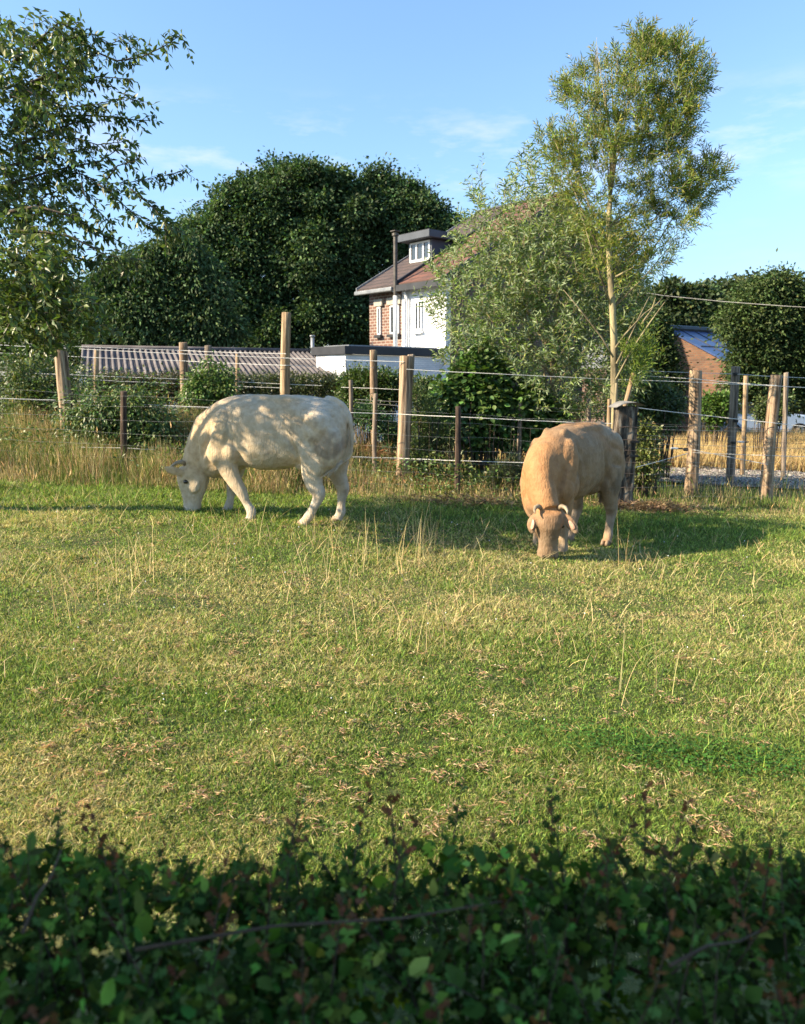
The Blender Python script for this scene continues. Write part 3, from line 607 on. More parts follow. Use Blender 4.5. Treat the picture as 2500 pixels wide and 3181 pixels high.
# ---------------------------------------------------------------- cattle
def loft(mb, secs, lat0=(0,1,0), n=20, force_up=None):
    """secs: (centre, r_sagittal, r_lateral[, lateral axis])"""
    cs = [Vector(s[0]) for s in secs]; vs = []; 
    for i, s in enumerate(secs):
        T = (cs[min(i+1,len(cs)-1)]-cs[max(i-1,0)]).normalized()
        if force_up: T = Vector(force_up)
        B = Vector(s[3]) if len(s) > 3 else Vector(lat0)
        B = (B-T*B.dot(T)).normalized(); Nn = T.cross(B)
        for k in range(n):
            a = 2*math.pi*k/n; c, sn = math.cos(a), math.sin(a)
            e = .88; c2 = abs(c)**e*math.copysign(1,c); s2 = abs(sn)**e*math.copysign(1,sn)
            vs.append(cs[i]+Nn*c2*s[1]+B*s2*s[2])
    fs = [(i*n+k, i*n+(k+1)%n, (i+1)*n+(k+1)%n, (i+1)*n+k) for i in range(len(secs)-1) for k in range(n)]
    b = len(vs); vs.append(cs[0]); vs.append(cs[-1])
    fs += [(b, (k+1)%n, k) for k in range(n)]+[(b+1, (len(secs)-1)*n+k, (len(secs)-1)*n+(k+1)%n) for k in range(n)]
    mb.add(vs, fs)
def ell(mb, c, r, pitch=0, yaw=0, roll=0, n=16):
    m = Matrix.Translation(c) @ Matrix.Rotation(yaw,4,'Z') @ Matrix.Rotation(pitch,4,'Y') @ Matrix.Rotation(roll,4,'X')
    vs=[]; 
    for i in range(1,n//2):
        ph=math.pi*i/(n//2)
        for k in range(n):
            th=2*math.pi*k/n; vs.append(m@Vector((r[0]*math.sin(ph)*math.cos(th), r[1]*math.sin(ph)*math.sin(th), r[2]*math.cos(ph))))
    top=len(vs); vs.append(m@Vector((0,0,r[2]))); vs.append(m@Vector((0,0,-r[2])))
    q=n//2-1
    fs=[(i*n+k,(i+1)*n+k,(i+1)*n+(k+1)%n,i*n+(k+1)%n) for i in range(q-1) for k in range(n)]
    fs+=[(top,k,(k+1)%n) for k in range(n)]+[(top+1,(q-1)*n+(k+1)%n,(q-1)*n+k) for k in range(n)]
    mb.add(vs,fs)
def spline(pts, k=4):
    """pts: list of (Vector, a, b) -> denser Catmull-Rom"""
    out=[]
    P_=[Vector(p[0]) for p in pts]; A=[np.array(p[1:]) for p in pts]
    for i in range(len(pts)-1):
        p0,p1,p2,p3=P_[max(i-1,0)],P_[i],P_[i+1],P_[min(i+2,len(pts)-1)]
        a0,a1,a2,a3=A[max(i-1,0)],A[i],A[i+1],A[min(i+2,len(pts)-1)]
        for j in range(k):
            t=j/k
            f=lambda w,x,y,z: .5*((2*x)+(-w+y)*t+(2*w-5*x+4*y-z)*t*t+(-w+3*x-3*y+z)*t**3)
            out.append((f(p0,p1,p2,p3),)+tuple(f(a0,a1,a2,a3)))
    out.append(pts[-1] if not isinstance(pts[-1][0],tuple) else (Vector(pts[-1][0]),)+tuple(pts[-1][1:]))
    return out
def cow_mat(name, base, warm, pale, dirt):
    m = bpy.data.materials.new(name); m.use_nodes = True; nt = m.node_tree; b = nt.nodes['Principled BSDF']; L = nt.links.new
    b.inputs['Roughness'].default_value = .72; b.inputs['Specular IOR Level'].default_value = .22
    try:
        b.inputs['Sheen Weight'].default_value = .06; b.inputs['Sheen Roughness'].default_value = .4; b.inputs['Sheen Tint'].default_value = (*pale,1)
    except Exception: pass
    at = N(nt, 'ShaderNodeAttribute', attribute_name='Col'); tc = N(nt, 'ShaderNodeTexCoord')
    n1 = N(nt, 'ShaderNodeTexNoise'); n1.inputs['Scale'].default_value = 13; n1.inputs['Detail'].default_value = 8; n1.inputs['Roughness'].default_value = .65
    r1 = N(nt, 'ShaderNodeValToRGB'); r1.color_ramp.elements[0].position=.3; r1.color_ramp.elements[0].color=(.68,.62,.55,1); r1.color_ramp.elements[1].position=.6
    mp = N(nt, 'ShaderNodeMapping'); mp.inputs['Scale'].default_value = (26,26,8)
    n2 = N(nt, 'ShaderNodeTexNoise'); n2.inputs['Scale'].default_value = 2.2; n2.inputs['Detail'].default_value = 4
    n2.inputs['Distortion'].default_value = .8
    bp = N(nt, 'ShaderNodeBump'); bp.inputs['Strength'].default_value = .55; bp.inputs['Distance'].default_value = .012
    mm = N(nt, 'ShaderNodeMix', data_type='RGBA', blend_type='MULTIPLY'); mm.inputs['Factor'].default_value = .85
    L(tc.outputs['Object'], n1.inputs['Vector']); L(n1.outputs['Fac'], r1.inputs[0]); L(at.outputs['Color'], mm.inputs['A']); L(r1.outputs[0], mm.inputs['B']); L(mm.outputs['Result'], b.inputs['Base Color'])
    bp.inputs['Distance'].default_value = .02; bp.inputs['Strength'].default_value = .6
    L(tc.outputs['Object'], mp.inputs[0]); L(mp.outputs[0], n2.inputs['Vector']); L(n2.outputs['Fac'], bp.inputs['Height']); L(bp.outputs[0], b.inputs['Normal'])
    return m
def bendpt(p, piv, ang):
    p = Vector(p); d = p-Vector(piv); c, s = math.cos(ang), math.sin(ang)
    return Vector((piv[0]+d.x*c-d.y*s, piv[1]+d.x*s+d.y*c, p.z))
def make_cow(name, loc, yaw, label, legs, bend, mname, cols, tail, drop=0.0, wscale=1.0, stain=None, hw=1.0, ears=(((1.10,.10,.555),(1.15,.165,.565),(1.19,.23,.555),(1.21,.275,.535)),)*2, horn=1.0, hs=1.0, hz=0.0, earlat=(1,0,.5), scale=(1,1,1), hd=1.0):
    root = empty(name, loc, yaw, label=label, cat='cow')
    base, warm, pale, dirt = [np.array(c) for c in cols]
    cm = cow_mat(mname, base, warm, pale, dirt)
    W = wscale
    mb = MB()
    T = [(-.765,1.20,.86,.10),(-.72,1.275,.70,.20),(-.64,1.325,.64,.265),(-.52,1.37,.62,.305),(-.36,1.392,.63,.30),(-.2,1.398,.625,.29),(-.05,1.392,.60,.30),
         (.1,1.392,.575,.33),(.25,1.397,.57,.335),(.4,1.40,.60,.305),(.54,1.385,.55,.275),(.68,1.345,.50,.265),(.80,1.28,.475,.235),(.90,1.20,.50,.19)]
    secs = [((x,0,(a+b)/2-drop*max(0,x)), (a-b)/2, r*W) for x,a,b,r in T]
    if True: pass
    loft(mb, spline(secs, 3), n=28, force_up=(1,0,0))
    S = (-1, 1)
    for s in S:   # muscles and bone
        ell(mb, (.60,s*.20*W,.98), (.155,.115,.30), pitch=R(-14))           # shoulder blade
        ell(mb, (.66,s*.215*W,.76), (.13,.10,.17), pitch=R(25))              # shoulder point
        ell(mb, (.50,s*.22*W,.78), (.12,.085,.17), pitch=R(-30))             # triceps
        ell(mb, (-.50,s*.205*W,1.05), (.20,.135,.25), pitch=R(12))           # hip / rump
        ell(mb, (-.60,s*.20*W,.86), (.155,.135,.27), pitch=R(-6))            # ham
        ell(mb, (-.40,s*.225*W,.80), (.13,.085,.22), pitch=R(14))            # thigh front
        ell(mb, (-.28,s*.20*W,1.20), (.10,.06,.09))                          # hook bone
        ell(mb, (-.05,s*.10,1.335), (.40,.09,.06))                         # loin muscle
        ell(mb, (.52,s*.105,1.24), (.10,.05,.13), pitch=R(-18))
        ell(mb, (.22,s*.24*W,1.0), (.22,.095,.25))                           # rib spring
    ell(mb, (.86,0,.60), (.10,.12,.15), pitch=R(20))                         # brisket
    ell(mb, (.02,0,.655), (.22,.14,.07), pitch=R(4))                              # belly
    ell(mb, (-.30,.0,.66), (.14,.16,.10))
    for lg in legs:
        loft(mb, spline([(Vector(p), a*(1.22 if i_ > 2 else 1.04), b*(1.24 if i_ > 2 else 1.04)) for i_, (p, a, b) in enumerate(lg)], 4), n=16)
    # neck and head, bent sideways together
    piv = (.70, 0, 0)
    def bp_(p, f=1): return bendpt(p, piv, bend*f)
    def lat(f=1): return Vector((-math.sin(bend*f), math.cos(bend*f), 0))
    dz = -drop*.8
    neck = [((.62,0,1.00+dz),.34,.20,lat(.2)),((.78,0,.90+dz),.33,.195,lat(.35)),((.90,0,.775+dz),.265,.15,lat(.6)),((1.0,0,.665+dz*.5),.20,.125,lat(.85)),((1.05,0,.56),.165,.11,lat(1))]
    fs_ = (.15,.35,.6,.85,1)
    neck = [(bp_(s[0],f), s[1], s[2], s[3]) for s, f in zip(neck, fs_)]
    loft(mb, neck, n=24)
    # small dewlap folds
    for k in range(3): ell(mb, bp_((.90-.05*k,0,.56-.02*k),.8), (.022,.05,.10), pitch=R(30+8*k))
    H = [((1.075,0,.63),.085,.085),((1.068,0,.585),.145,.115),((1.072,0,.52),.168,.125),((1.080,0,.44),.172,.122),((1.085,0,.36),.155,.100),((1.092,0,.28),.128,.084),((1.10,0,.20),.100,.080),((1.105,0,.13),.092,.090),((1.108,0,.085),.080,.092),((1.108,0,.045),.055,.074)]
    H = [((1.07+(p[0]-1.07)*1, p[1], .60+(p[2]-.60)*hs), a*hd, b*hw) for p, a, b in H]
    loft(mb, spline([(bp_(p), a, b) for p, a, b in H], 3), lat0=lat(), n=24)
    for s in S:
        ell(mb, bp_((1.145,s*.078*hw,.60+(.455-.60)*hs)), (.050,.042,.028), yaw=bend)              # brow
        ell(mb, bp_((1.03,s*.085*hw,.60+(.40-.60)*hs)), (.085,.040,.11), pitch=R(-10), yaw=bend)   # cheek
        ell(mb, bp_((1.15,s*.05*hw,.60+(.09-.60)*hs)), (.035,.030,.03), yaw=bend)                  # nostril rim
        # ear
        e0, e1, e2, e3 = [bp_((p[0], s*p[1], p[2])) for p in ears[0 if s > 0 else 1]]
        loft(mb, spline([(e0,.036,.030),(e1,.054,.020),(e2,.050,.017),(e3,.018,.010)],3), lat0=earlat, n=12)
    ell(mb, bp_((1.10,0,.655)), (.055,.095,.035), yaw=bend)                          # poll
    loft(mb, spline([(Vector(p),a,a) for p,a in tail], 4), lat0=(0,1,0), n=10)
    me = bpy.data.meshes.new('raw'); me.from_pydata(mb.v, [], mb.f); me.update()
    bm = bmesh.new(); bm.from_mesh(me); bmesh.ops.recalc_face_normals(bm, faces=bm.faces); bm.to_mesh(me); bm.free()
    tmp = bpy.data.objects.new('raw', me); C.objects.link(tmp)
    rm = tmp.modifiers.new('r','REMESH'); rm.mode='VOXEL'; rm.voxel_size=.0105
    sm = tmp.modifiers.new('s','SMOOTH'); sm.factor=.5; sm.iterations=9
    dg = bpy.context.evaluated_depsgraph_get(); ev = tmp.evaluated_get(dg)
    me2 = bpy.data.meshes.new_from_object(ev); bpy.data.objects.remove(tmp, do_unlink=True); bpy.data.meshes.remove(me)
    nv = len(me2.vertices); co_ = np.empty(nv*3, np.float32); me2.vertices.foreach_get('co', co_); co_ = co_.reshape(-1,3)
    nr = np.empty(nv*3, np.float32); me2.vertices.foreach_get('normal', nr); nr = nr.reshape(-1,3)
    x, y, z = co_.T
    # loose hide: soft folds over shoulder, flank and neck
    body = sst(.35,.6,z)
    fold = np.sin(30*(x*.8+z*.35)+2.5*np.sin(5*z+3*x)+1.2*np.sin(9*y))*.0034*body*np.exp(-((x-.78)/.16)**2)
    fold += np.sin(34*(x-.25*z)+1.8*np.sin(6*z))*.0024*np.exp(-((x-.12)/.28)**2)*body
    lump = noise2(x*1.0+z*.3, z+y*.7, 7, 5)*.0070*body + noise2(x+y, z*1.2, 19, 6)*.0020
    for s_ in S:
        ec = bp_((1.118,s_*.118*hw,.60+(.425-.60)*hs)); dd = ((co_-np.array(ec))**2).sum(1); lump -= .012*np.exp(-dd/.0011)
    # channels between the muscles
    for (cx, cz, ang, ln_, dp) in [(.43,.86,R(75),.24,.020),(.75,.93,R(115),.26,.013),(-.24,.86,R(65),.26,.020),(-.66,.84,R(100),.22,.014),(-.40,1.10,R(30),.20,.010),(.46,1.14,R(60),.18,.012)]:
        dx, dz_ = x-cx, z-cz; al = dx*math.cos(ang)+dz_*math.sin(ang); ac = -dx*math.sin(ang)+dz_*math.cos(ang)
        lump -= 1.25*dp*np.exp(-(al/ln_)**2-(ac/.030)**2)*sst(.08,.16,np.abs(y))
    co_ = co_ + nr*(fold+lump)[:,None]
    me2.vertices.foreach_set('co', co_.ravel())
    # coat colour
    nn = noise2(x+.5*y, z, 3.0, 9); col = np.tile(base, (nv,1))
    def blend(c, t): 
        nonlocal col
        t = np.clip(t,0,1)[:,None]; col = col*(1-t)+np.array(c)*t
    blend(warm, .75*sst(.45,1.0,x+.1*nn)*sst(.30,.6,z)); blend(pale, .65*sst(.62,.12,z+.12*nn)*(x<1.0)); blend(pale, .6*sst(-.1,-.5,x+.15*nn)*sst(.9,1.2,z))
    blend(pale, .5*sst(.22,.05,z)*(x>=1.0)); blend(dirt, .35*sst(.08,.0,z))
    if drop > 0: blend(dirt*1.3+.03, .42*sst(.62,.52,z)*(x>=.85)*sst(.05,.25,z+.08*noise2(y*3,z,9,41))); blend(base*.55, .5*sst(.1,.7,noise2(y*2+x,z*1.5,13,43))*(x>=.85)*sst(.7,.5,z))
    if stain is not None:
        sx, sz, rx, rz_, amt = stain
        q = ((x-sx)/rx)**2+((z-sz)/rz_)**2 + .55*noise2(x*1.5, z, 9, 13)
        q = q + .5*noise2(x*2, z*2+y, 11, 23); blend(dirt, amt*sst(1.35,.45,q))
        q = ((x+.44)/.05)**2+((z-.345)/.05)**2+.5*noise2(x,z,16,14); blend(dirt, .5*sst(1.3,.3,q)*(y>0)*(drop==0))
    q = noise2(x*2+y, z, 6, 17); blend(dirt, .22*sst(.45,1.0,q)*sst(-.1,-.4,x)*sst(1.0,.7,z))
    blend(dirt*.5+base*.5, .45*sst(.1,.9,noise2(x+.3*y, z, 10, 27))*sst(.2,.5,z)); blend(warm, .5*sst(.0,1.0,noise2(x+y, z-.4*x, 5.5, 29)))
    at = me2.color_attributes.new('Col','FLOAT_COLOR','POINT'); c4 = np.ones((nv,4),np.float32); c4[:,:3]=col; at.data.foreach_set('color', c4.ravel())
    me2.polygons.foreach_set('use_smooth', np.ones(len(me2.polygons), bool))
    me2.materials.clear(); me2.materials.append(cm)
    o = bpy.data.objects.new('body', me2); C.objects.link(o); o.parent = root
    eye = mat(name+'_eye', [(.008,.006,.005),(.02,.014,.01)], 5, rough=.12, spec=.6)
    pink = mat(name+'_muzzle', [(.42,.22,.15),(.55,.33,.24)], 12, rough=.55, bump=.3)
    for s in S:
        e = MB(); ell(e, bp_((1.115,s*.112*hw,.60+(.425-.60)*hs)), (.030,.022,.023), yaw=bend, n=12); e.build('eye', eye, root, smooth=True)
        e = MB(); ell(e, bp_((1.186,s*.040*hw,.60+(.095-.60)*hs)), (.009,.016,.012), yaw=bend, n=10); e.build('nostril', eye, root, smooth=True)
        hn = MB(); hb = Vector((1.13,s*.075*hw,.625)); pts=[bp_(hb+(Vector(p)-hb)*horn) for p in ((1.13,s*.075*hw,.625),(1.16,s*.13,.655),(1.21,s*.175,.645),(1.27,s*.195,.605),(1.315,s*.19,.565))]
        hn.tube([tuple(p) for p in pts],[r_*(.6+.5*horn) for r_ in (.028,.026,.021,.014,.005)],10); hn.build('horn', M['horn'], root, smooth=True)
        # darker inner ear
        e = MB(); q_ = ears[0 if s > 0 else 1]; c = bp_(((q_[1][0]+q_[2][0])/2+.022, s*(q_[1][1]+q_[2][1])/2, (q_[1][2]+q_[2][2])/2)); av = (bp_((q_[2][0],s*q_[2][1],q_[2][2]))-bp_((q_[1][0],s*q_[1][1],q_[1][2]))).normalized(); ell(e, (0,0,0), (.008,.055,.028), n=12); m_ = Vector((0,1,0)).rotation_difference(av).to_matrix(); e.v = [tuple(m_@Vector(v)+c) for v in e.v]; e.build('ear_hollow', pink, root, smooth=True)
    for lg in legs:
        p = Vector(lg[-1][0]); q = MB()
        for s in (-1,1):
            vs=[]; n=8
            for (zz, f, fw) in ((.062,.75,0),(.03,.95,.006),(0,1.05,.012)):
                for k in range(n):
                    a=2*math.pi*k/n; vs.append((p.x+.012+fw+.052*f*math.cos(a), p.y+s*.026+.026*f*math.sin(a), zz-.004))
            q.add(vs,[(i*n+k,i*n+(k+1)%n,(i+1)*n+(k+1)%n,(i+1)*n+k) for i in range(2) for k in range(n)]+[tuple(range(n))[::-1],tuple(range(2*n,3*n))])
        q.build('hoof', M['hoof'], root, smooth=True)
    # tail switch: a brush of hair strands
    te = Vector(tail[-1][0]); t0 = Vector(tail[-2][0]); d = (te-t0).normalized(); rg = random.Random(5); q = MB()
    for k in range(90):
        a = t0.lerp(te, rg.uniform(.2,1)); off = Vector((rg.gauss(0,.02),rg.gauss(0,.02),rg.gauss(0,.01)))
        q.tube([a, a+d*.07+off, a+d*rg.uniform(.13,.21)+off*1.8+Vector((0,0,-.03))],[.006,.006,.001],4)
    hair = mat(name+'_switch', [tuple(base*.75), tuple(base)], 20, rough=.8); q.build('tail_switch', hair, root)
    root.scale = scale
    return root
cream = [(.53,.445,.325),(.55,.405,.24),(.56,.51,.44),(.25,.20,.15)]
legs1 = [
 [((.60,.19,.80),.13,.09),((.57,.205,.66),.115,.088),((.525,.205,.51),.088,.068),((.465,.20,.385),.060,.052),((.435,.20,.32),.050,.046),((.405,.20,.22),.036,.033),((.370,.20,.135),.044,.040),((.378,.20,.07),.040,.038),((.395,.20,.02),.050,.048)],
 [((.62,-.19,.80),.13,.09),((.635,-.20,.60),.11,.085),((.64,-.20,.46),.078,.064),((.650,-.19,.345),.058,.050),((.655,-.19,.28),.046,.042),((.655,-.19,.19),.035,.032),((.662,-.19,.115),.043,.038),((.69,-.19,.06),.040,.038),((.715,-.19,.02),.050,.048)],
 [((-.48,.18,.88),.20,.11),((-.46,.20,.70),.17,.10),((-.42,.205,.56),.115,.082),((-.425,.20,.45),.078,.058),((-.455,.20,.365),.062,.046),((-.425,.20,.29),.048,.040),((-.365,.20,.20),.038,.035),((-.30,.20,.105),.046,.041),((-.265,.20,.06),.041,.039),((-.235,.20,.02),.052,.049)],
 [((-.55,-.18,.88),.19,.11),((-.56,-.19,.68),.15,.10),((-.575,-.19,.53),.10,.078),((-.61,-.185,.43),.070,.056),((-.635,-.18,.36),.060,.046),((-.62,-.18,.27),.044,.038),((-.612,-.18,.18),.038,.034),((-.605,-.18,.10),.045,.040),((-.585,-.18,.055),.040,.038),((-.57,-.18,.02),.052,.049)]]
def shift_leg(lg, dx): return [((p[0]+dx*min(1,max(0,(.62-p[2])/.5)),p[1],p[2]),a,b) for p,a,b in lg]
legs1 = [shift_leg(legs1[0],-.075), shift_leg(legs1[1],.10), shift_leg(legs1[2],-.075), legs1[3]]
tail1 = [((-.52,.0,1.36),.045),((-.64,.01,1.335),.036),((-.74,.02,1.27),.030),((-.79,.03,1.17),.026),((-.815,.04,1.02),.023),((-.82,.05,.88),.021),((-.80,.06,.76),.020),((-.75,.09,.70),.020),((-.68,.13,.66),.018)]
make_cow('cow', (-1.37,8.4,gzf(-1.37,8.4)-.02), R(165), 'cream white cow grazing side on at the left, dappled by tree shade', legs1, R(6), 'cream_hide', cream, tail1, horn=.8, earlat=(0,1,0), scale=(1.045,1,1.03), hw=1.08, hd=1.07, stain=(-.62,.90,.16,.15,.8),
  ears=(((1.12,.10,.52),(1.20,.16,.545),(1.27,.20,.575),(1.32,.22,.60)), ((1.12,.10,.54),(1.17,.17,.56),(1.22,.23,.57),(1.25,.27,.57))))
tan = [(.30,.200,.118),(.39,.200,.085),(.42,.34,.25),(.115,.085,.058)]
legs2 = [
 [((.58,.17,.80),.13,.09),((.57,.17,.64),.11,.082),((.56,.165,.50),.08,.064),((.565,.16,.375),.058,.052),((.565,.16,.31),.048,.046),((.56,.16,.21),.036,.036),((.56,.16,.125),.044,.043),((.585,.16,.06),.040,.040),((.60,.16,.02),.052,.052)],
 [((.58,-.19,.80),.13,.09),((.55,-.20,.64),.11,.082),((.52,-.195,.50),.08,.064),((.50,-.19,.375),.058,.052),((.49,-.19,.31),.048,.046),((.48,-.19,.21),.036,.036),((.47,-.19,.125),.044,.043),((.49,-.19,.06),.040,.040),((.505,-.19,.02),.052,.052)],
 [((-.46,.19,.88),.19,.12),((-.44,.215,.70),.16,.11),((-.43,.225,.56),.11,.09),((-.46,.23,.45),.074,.062),((-.49,.23,.365),.062,.052),((-.465,.23,.27),.044,.040),((-.445,.23,.18),.038,.036),((-.43,.23,.10),.046,.044),((-.405,.23,.055),.040,.040),((-.385,.23,.02),.054,.054)],
 [((-.50,-.19,.88),.19,.12),((-.46,-.19,.70),.16,.10),((-.42,-.185,.56),.11,.08),((-.43,-.18,.45),.074,.058),((-.455,-.18,.365),.062,.048),((-.41,-.18,.27),.044,.038),((-.37,-.18,.18),.038,.034),((-.33,-.18,.10),.046,.041),((-.30,-.18,.055),.040,.038),((-.28,-.18,.02),.052,.049)]]
tail2 = [((-.52,.0,1.36),.045),((-.66,.0,1.33),.036),((-.76,.0,1.24),.030),((-.80,0,1.1),.026),((-.80,0,.95),.023),((-.79,0,.80),.021),((-.78,.0,.68),.02),((-.77,.0,.58),.018)]
make_cow('cow', (1.92,8.15,gzf(1.92,8.15)-.03), R(-129), 'tan brown cow facing the camera with its head down, in front of the tarred post', legs2, R(35), 'tan_hide', tan, tail2, drop=.06, wscale=.91, stain=(-.42,.70,.10,.16,.6), hw=1.18, hs=.90, horn=.66,
  ears=(((1.10,.12,.545),(1.15,.18,.50),(1.18,.235,.43),(1.20,.265,.38)), ((1.10,.12,.555),(1.15,.165,.50),(1.17,.175,.43),(1.18,.16,.37))))

# ---------------------------------------------------------------- trees and shrubs
def in_poly(u, v, poly):
    ins = np.zeros(len(u), bool); n = len(poly)
    for i in range(n):
        x1,y1 = poly[i]; x2,y2 = poly[(i+1)%n]
        c = ((y1 > v) != (y2 > v)) & (u < (x2-x1)*(v-y1)/((y2-y1) if y2!=y1 else 1e-9)+x1)
        ins ^= c
    return ins
def pix2world(u, v, Y):
    du = (u-W_/2)/FPX; dv = (v-H_/2)/FPX
    d = np.stack([du, math.cos(PITCH)-dv*math.sin(PITCH), -math.sin(PITCH)-dv*math.cos(PITCH)], -1)
    t = Y/d[:,1]; return np.array([0,0,EYE])+d*t[:,None]
def shoots(start, direc, length, nleaf, rng, droop=.15):
    """leaf positions, axes and stem quads along gently bent shoots"""
    n = len(start); direc = unit(direc)
    t = (np.arange(nleaf)+.5)/nleaf; t = np.tile(t, (n,1))+rng.uniform(-.4,.4,(n,nleaf))/nleaf
    side = unit(np.cross(direc, rdir(n, rng)))
    bend = side*rng.uniform(-.2,.2,(n,1)) + np.array([0,0,-1.])*droop
    p = start[:,None,:]+direc[:,None,:]*(t*length[:,None])[:,:,None]+bend[:,None,:]*((t**2)*length[:,None])[:,:,None]
    tang = unit(direc[:,None,:]+2*bend[:,None,:]*t[:,:,None])
    ang = np.arange(nleaf)[None,:]*2.4+rng.uniform(0,6.28,(n,1))
    s2 = np.cross(direc, side); rad = side[:,None,:]*np.cos(ang)[:,:,None]+s2[:,None,:]*np.sin(ang)[:,:,None]
    return p.reshape(-1,3), tang.reshape(-1,3), rad.reshape(-1,3), bend
def stems(name, start, direc, length, bend, r, mt, parent=None, segs=4):
    n = len(start); direc = unit(direc); a = unit(np.cross(direc, [0.3,0.9,0.2])); b = np.cross(direc, a); rings=[]
    for i in range(segs+1):
        t = i/segs; c = start+direc*(t*length)[:,None]+bend*((t**2)*length)[:,None]; rr = r*(1-.8*t)
        for k in range(3):
            rings.append(c+(a*math.cos(k*2.094)+b*math.sin(k*2.094))*(rr if np.ndim(rr) else rr))
    v = np.stack(rings,1); kk = 3*(segs+1)
    q = np.array([(i*3+k,i*3+(k+1)%3,(i+1)*3+(k+1)%3,(i+1)*3+k) for i in range(segs) for k in range(3)])
    return npmesh(name, v.reshape(-1,3), (q[None]+(np.arange(n)*kk)[:,None,None]).reshape(-1,4), mat=mt, parent=parent)
def put(o, root):
    o.parent = root; o.location = -root.location; return o

# far and middle-distance trees: crown from clusters of leaves over many small boughs
def blob_tree(name, label, blobs, base, Y, leaf, aspect, col, alt, nleaf, seed, depth=1.0, trunk_r=.3, cat='tree', group=None, core=.55, droop=.3, spread=.32, mt=None, bumpy=True):
    """blobs: (u, v, r_px); depth spread is set by their radii"""
    blobs = [(a_, b_+(38 if b_ < 1000 and Y < 60 else 0), c_) for a_, b_, c_ in blobs]
    rng = np.random.default_rng(seed); B = np.array(blobs, float); ex = []
    for (u_, v_, r_) in blobs:                      # smaller boughs breaking up each big one
        for q in range(7 if bumpy else 0):
            a_ = rng.uniform(0, 6.28); ex.append((u_+math.cos(a_)*r_*rng.uniform(.6,1.12), v_+math.sin(a_)*r_*rng.uniform(.6,1.12), r_*rng.uniform(.18,.42)))
        for q in range(4 if bumpy else 0):
            a_ = rng.uniform(-2.8, -.3); ex.append((u_+math.cos(a_)*r_*1.12, v_+math.sin(a_)*r_*rng.uniform(1.1,1.3), r_*rng.uniform(.12,.24)))
    if ex: B = np.vstack([B*[1,1,.86], ex])
    yj = rng.uniform(-1,1,len(B))*B[:,2]*PX(Y)*.7*depth; yj[len(blobs):] = rng.uniform(-1,1,len(B)-len(blobs))*np.mean([b[2] for b in blobs])*PX(Y)*.8 - np.mean([b[2] for b in blobs])*PX(Y)*.35
    cen = pix2world(B[:,0], B[:,1], np.full(len(B), Y)+yj); rr = B[:,2]*PX(Y)
    x0 = (base[0]-W_/2)*Y/2338; z0 = gzf(x0, Y)
    root = empty(name, (x0, Y, z0), label=label, cat=cat, group=group)
    wgt = rr**1.6/np.sum(rr**1.6); ncl = max(60, int(nleaf*1.35/26)); k = rng.choice(len(B), ncl, p=wgt)
    d = rdir(ncl, rng); rad = rng.uniform(core, 1.0, ncl)**.6
    cc = cen[k]+d*(rr[k]*rad)[:,None]*np.array([1,.9,.95])
    cs = rng.uniform(.4,1.4,ncl)*spread
    shade = (1+rng.normal(0,.26,ncl)).clip(.5,1.8)
    j = np.repeat(np.arange(ncl), 26); n = len(j)
    off = rng.normal(0,1,(n,3))*[1,1,.7]
    pos = cc[j]+off*cs[j][:,None]
    ax = unit(d[j]*.6+off*.4+rdir(n,rng)*.7+np.array([0,0,-droop]))
    nrm = unit(d[j]*.5+np.array([0,0,.6])+rdir(n,rng)*1.1)
    c = vary(col, n, rng, .08, .3, alt, .30)*shade[j][:,None]
    put(scatter('crown', LEAF_V, LEAF_Q, None, pos, ax, nrm, leaf*rng.uniform(.6,1.3,n), leaf*aspect*rng.uniform(.7,1.2,n), c.clip(.003,.9), mt or M['leaf_far']), root)
    mb = MB(); top = cen.mean(0); b0 = Vector((x0,Y,z0-.2)); tp = Vector(top)
    mb.tube([b0, b0.lerp(tp,.35)+Vector((.1*trunk_r,0,0)), b0.lerp(tp,.7), tp],[trunk_r*1.15,trunk_r*.85,trunk_r*.6,trunk_r*.3],10)
    put(mb.build('trunk', M['bark_dark'], smooth=True), root)
    mb = MB(); order = rng.choice(len(B), min(len(B),14), replace=False)
    for q in order:
        s = b0.lerp(tp, rng.uniform(.3,.85)); e_ = Vector(cen[q]); md = s.lerp(e_,.5)+Vector((0,0,.12*(e_-s).length))
        mb.tube([s, md, e_],[trunk_r*.35,trunk_r*.2,trunk_r*.07],6)
    put(mb.build('limbs', M['bark_dark'], smooth=True), root)
    return root
gb = 'big trees behind the house and shed'
DG, DG2 = (.050,.094,.038), (.085,.130,.052)
blob_tree('broadleaf_tree','tallest dark green broadleaf tree behind the shed, its rounded top the highest of the backdrop',
 [(940,560,70),(860,560,70),(800,600,70),(1010,550,60),(720,640,70),(640,680,60),(600,740,45),(900,660,110),(760,740,110),(1020,640,90),(960,760,120),(820,840,120),(680,800,90),(1040,820,100),(700,920,110),(900,940,120),(1050,940,90),(1020,1040,80),(850,1040,100),(700,1040,90),(770,545,30),(985,520,28),(880,520,30)],
 (860,1180), 46, .23, .62, DG, DG2, 120000, 51, trunk_r=.5, group=gb)
blob_tree('broadleaf_tree','dark broadleaf tree rising right behind the dormer of the house',
 [(1180,560,60),(1130,590,70),(1230,570,50),(1285,600,40),(1310,585,30),(1340,640,34),(1250,660,90),(1150,690,100),(1330,690,60),(1370,690,40),(1400,680,28),(1100,780,90),(1200,800,100),(1330,780,80),(1120,900,90),(1220,900,90),(1120,1000,80),(1200,1020,70)],
 (1200,1180), 47, .23, .62, (.044,.086,.036), DG2, 76000, 52, trunk_r=.5, group=gb)
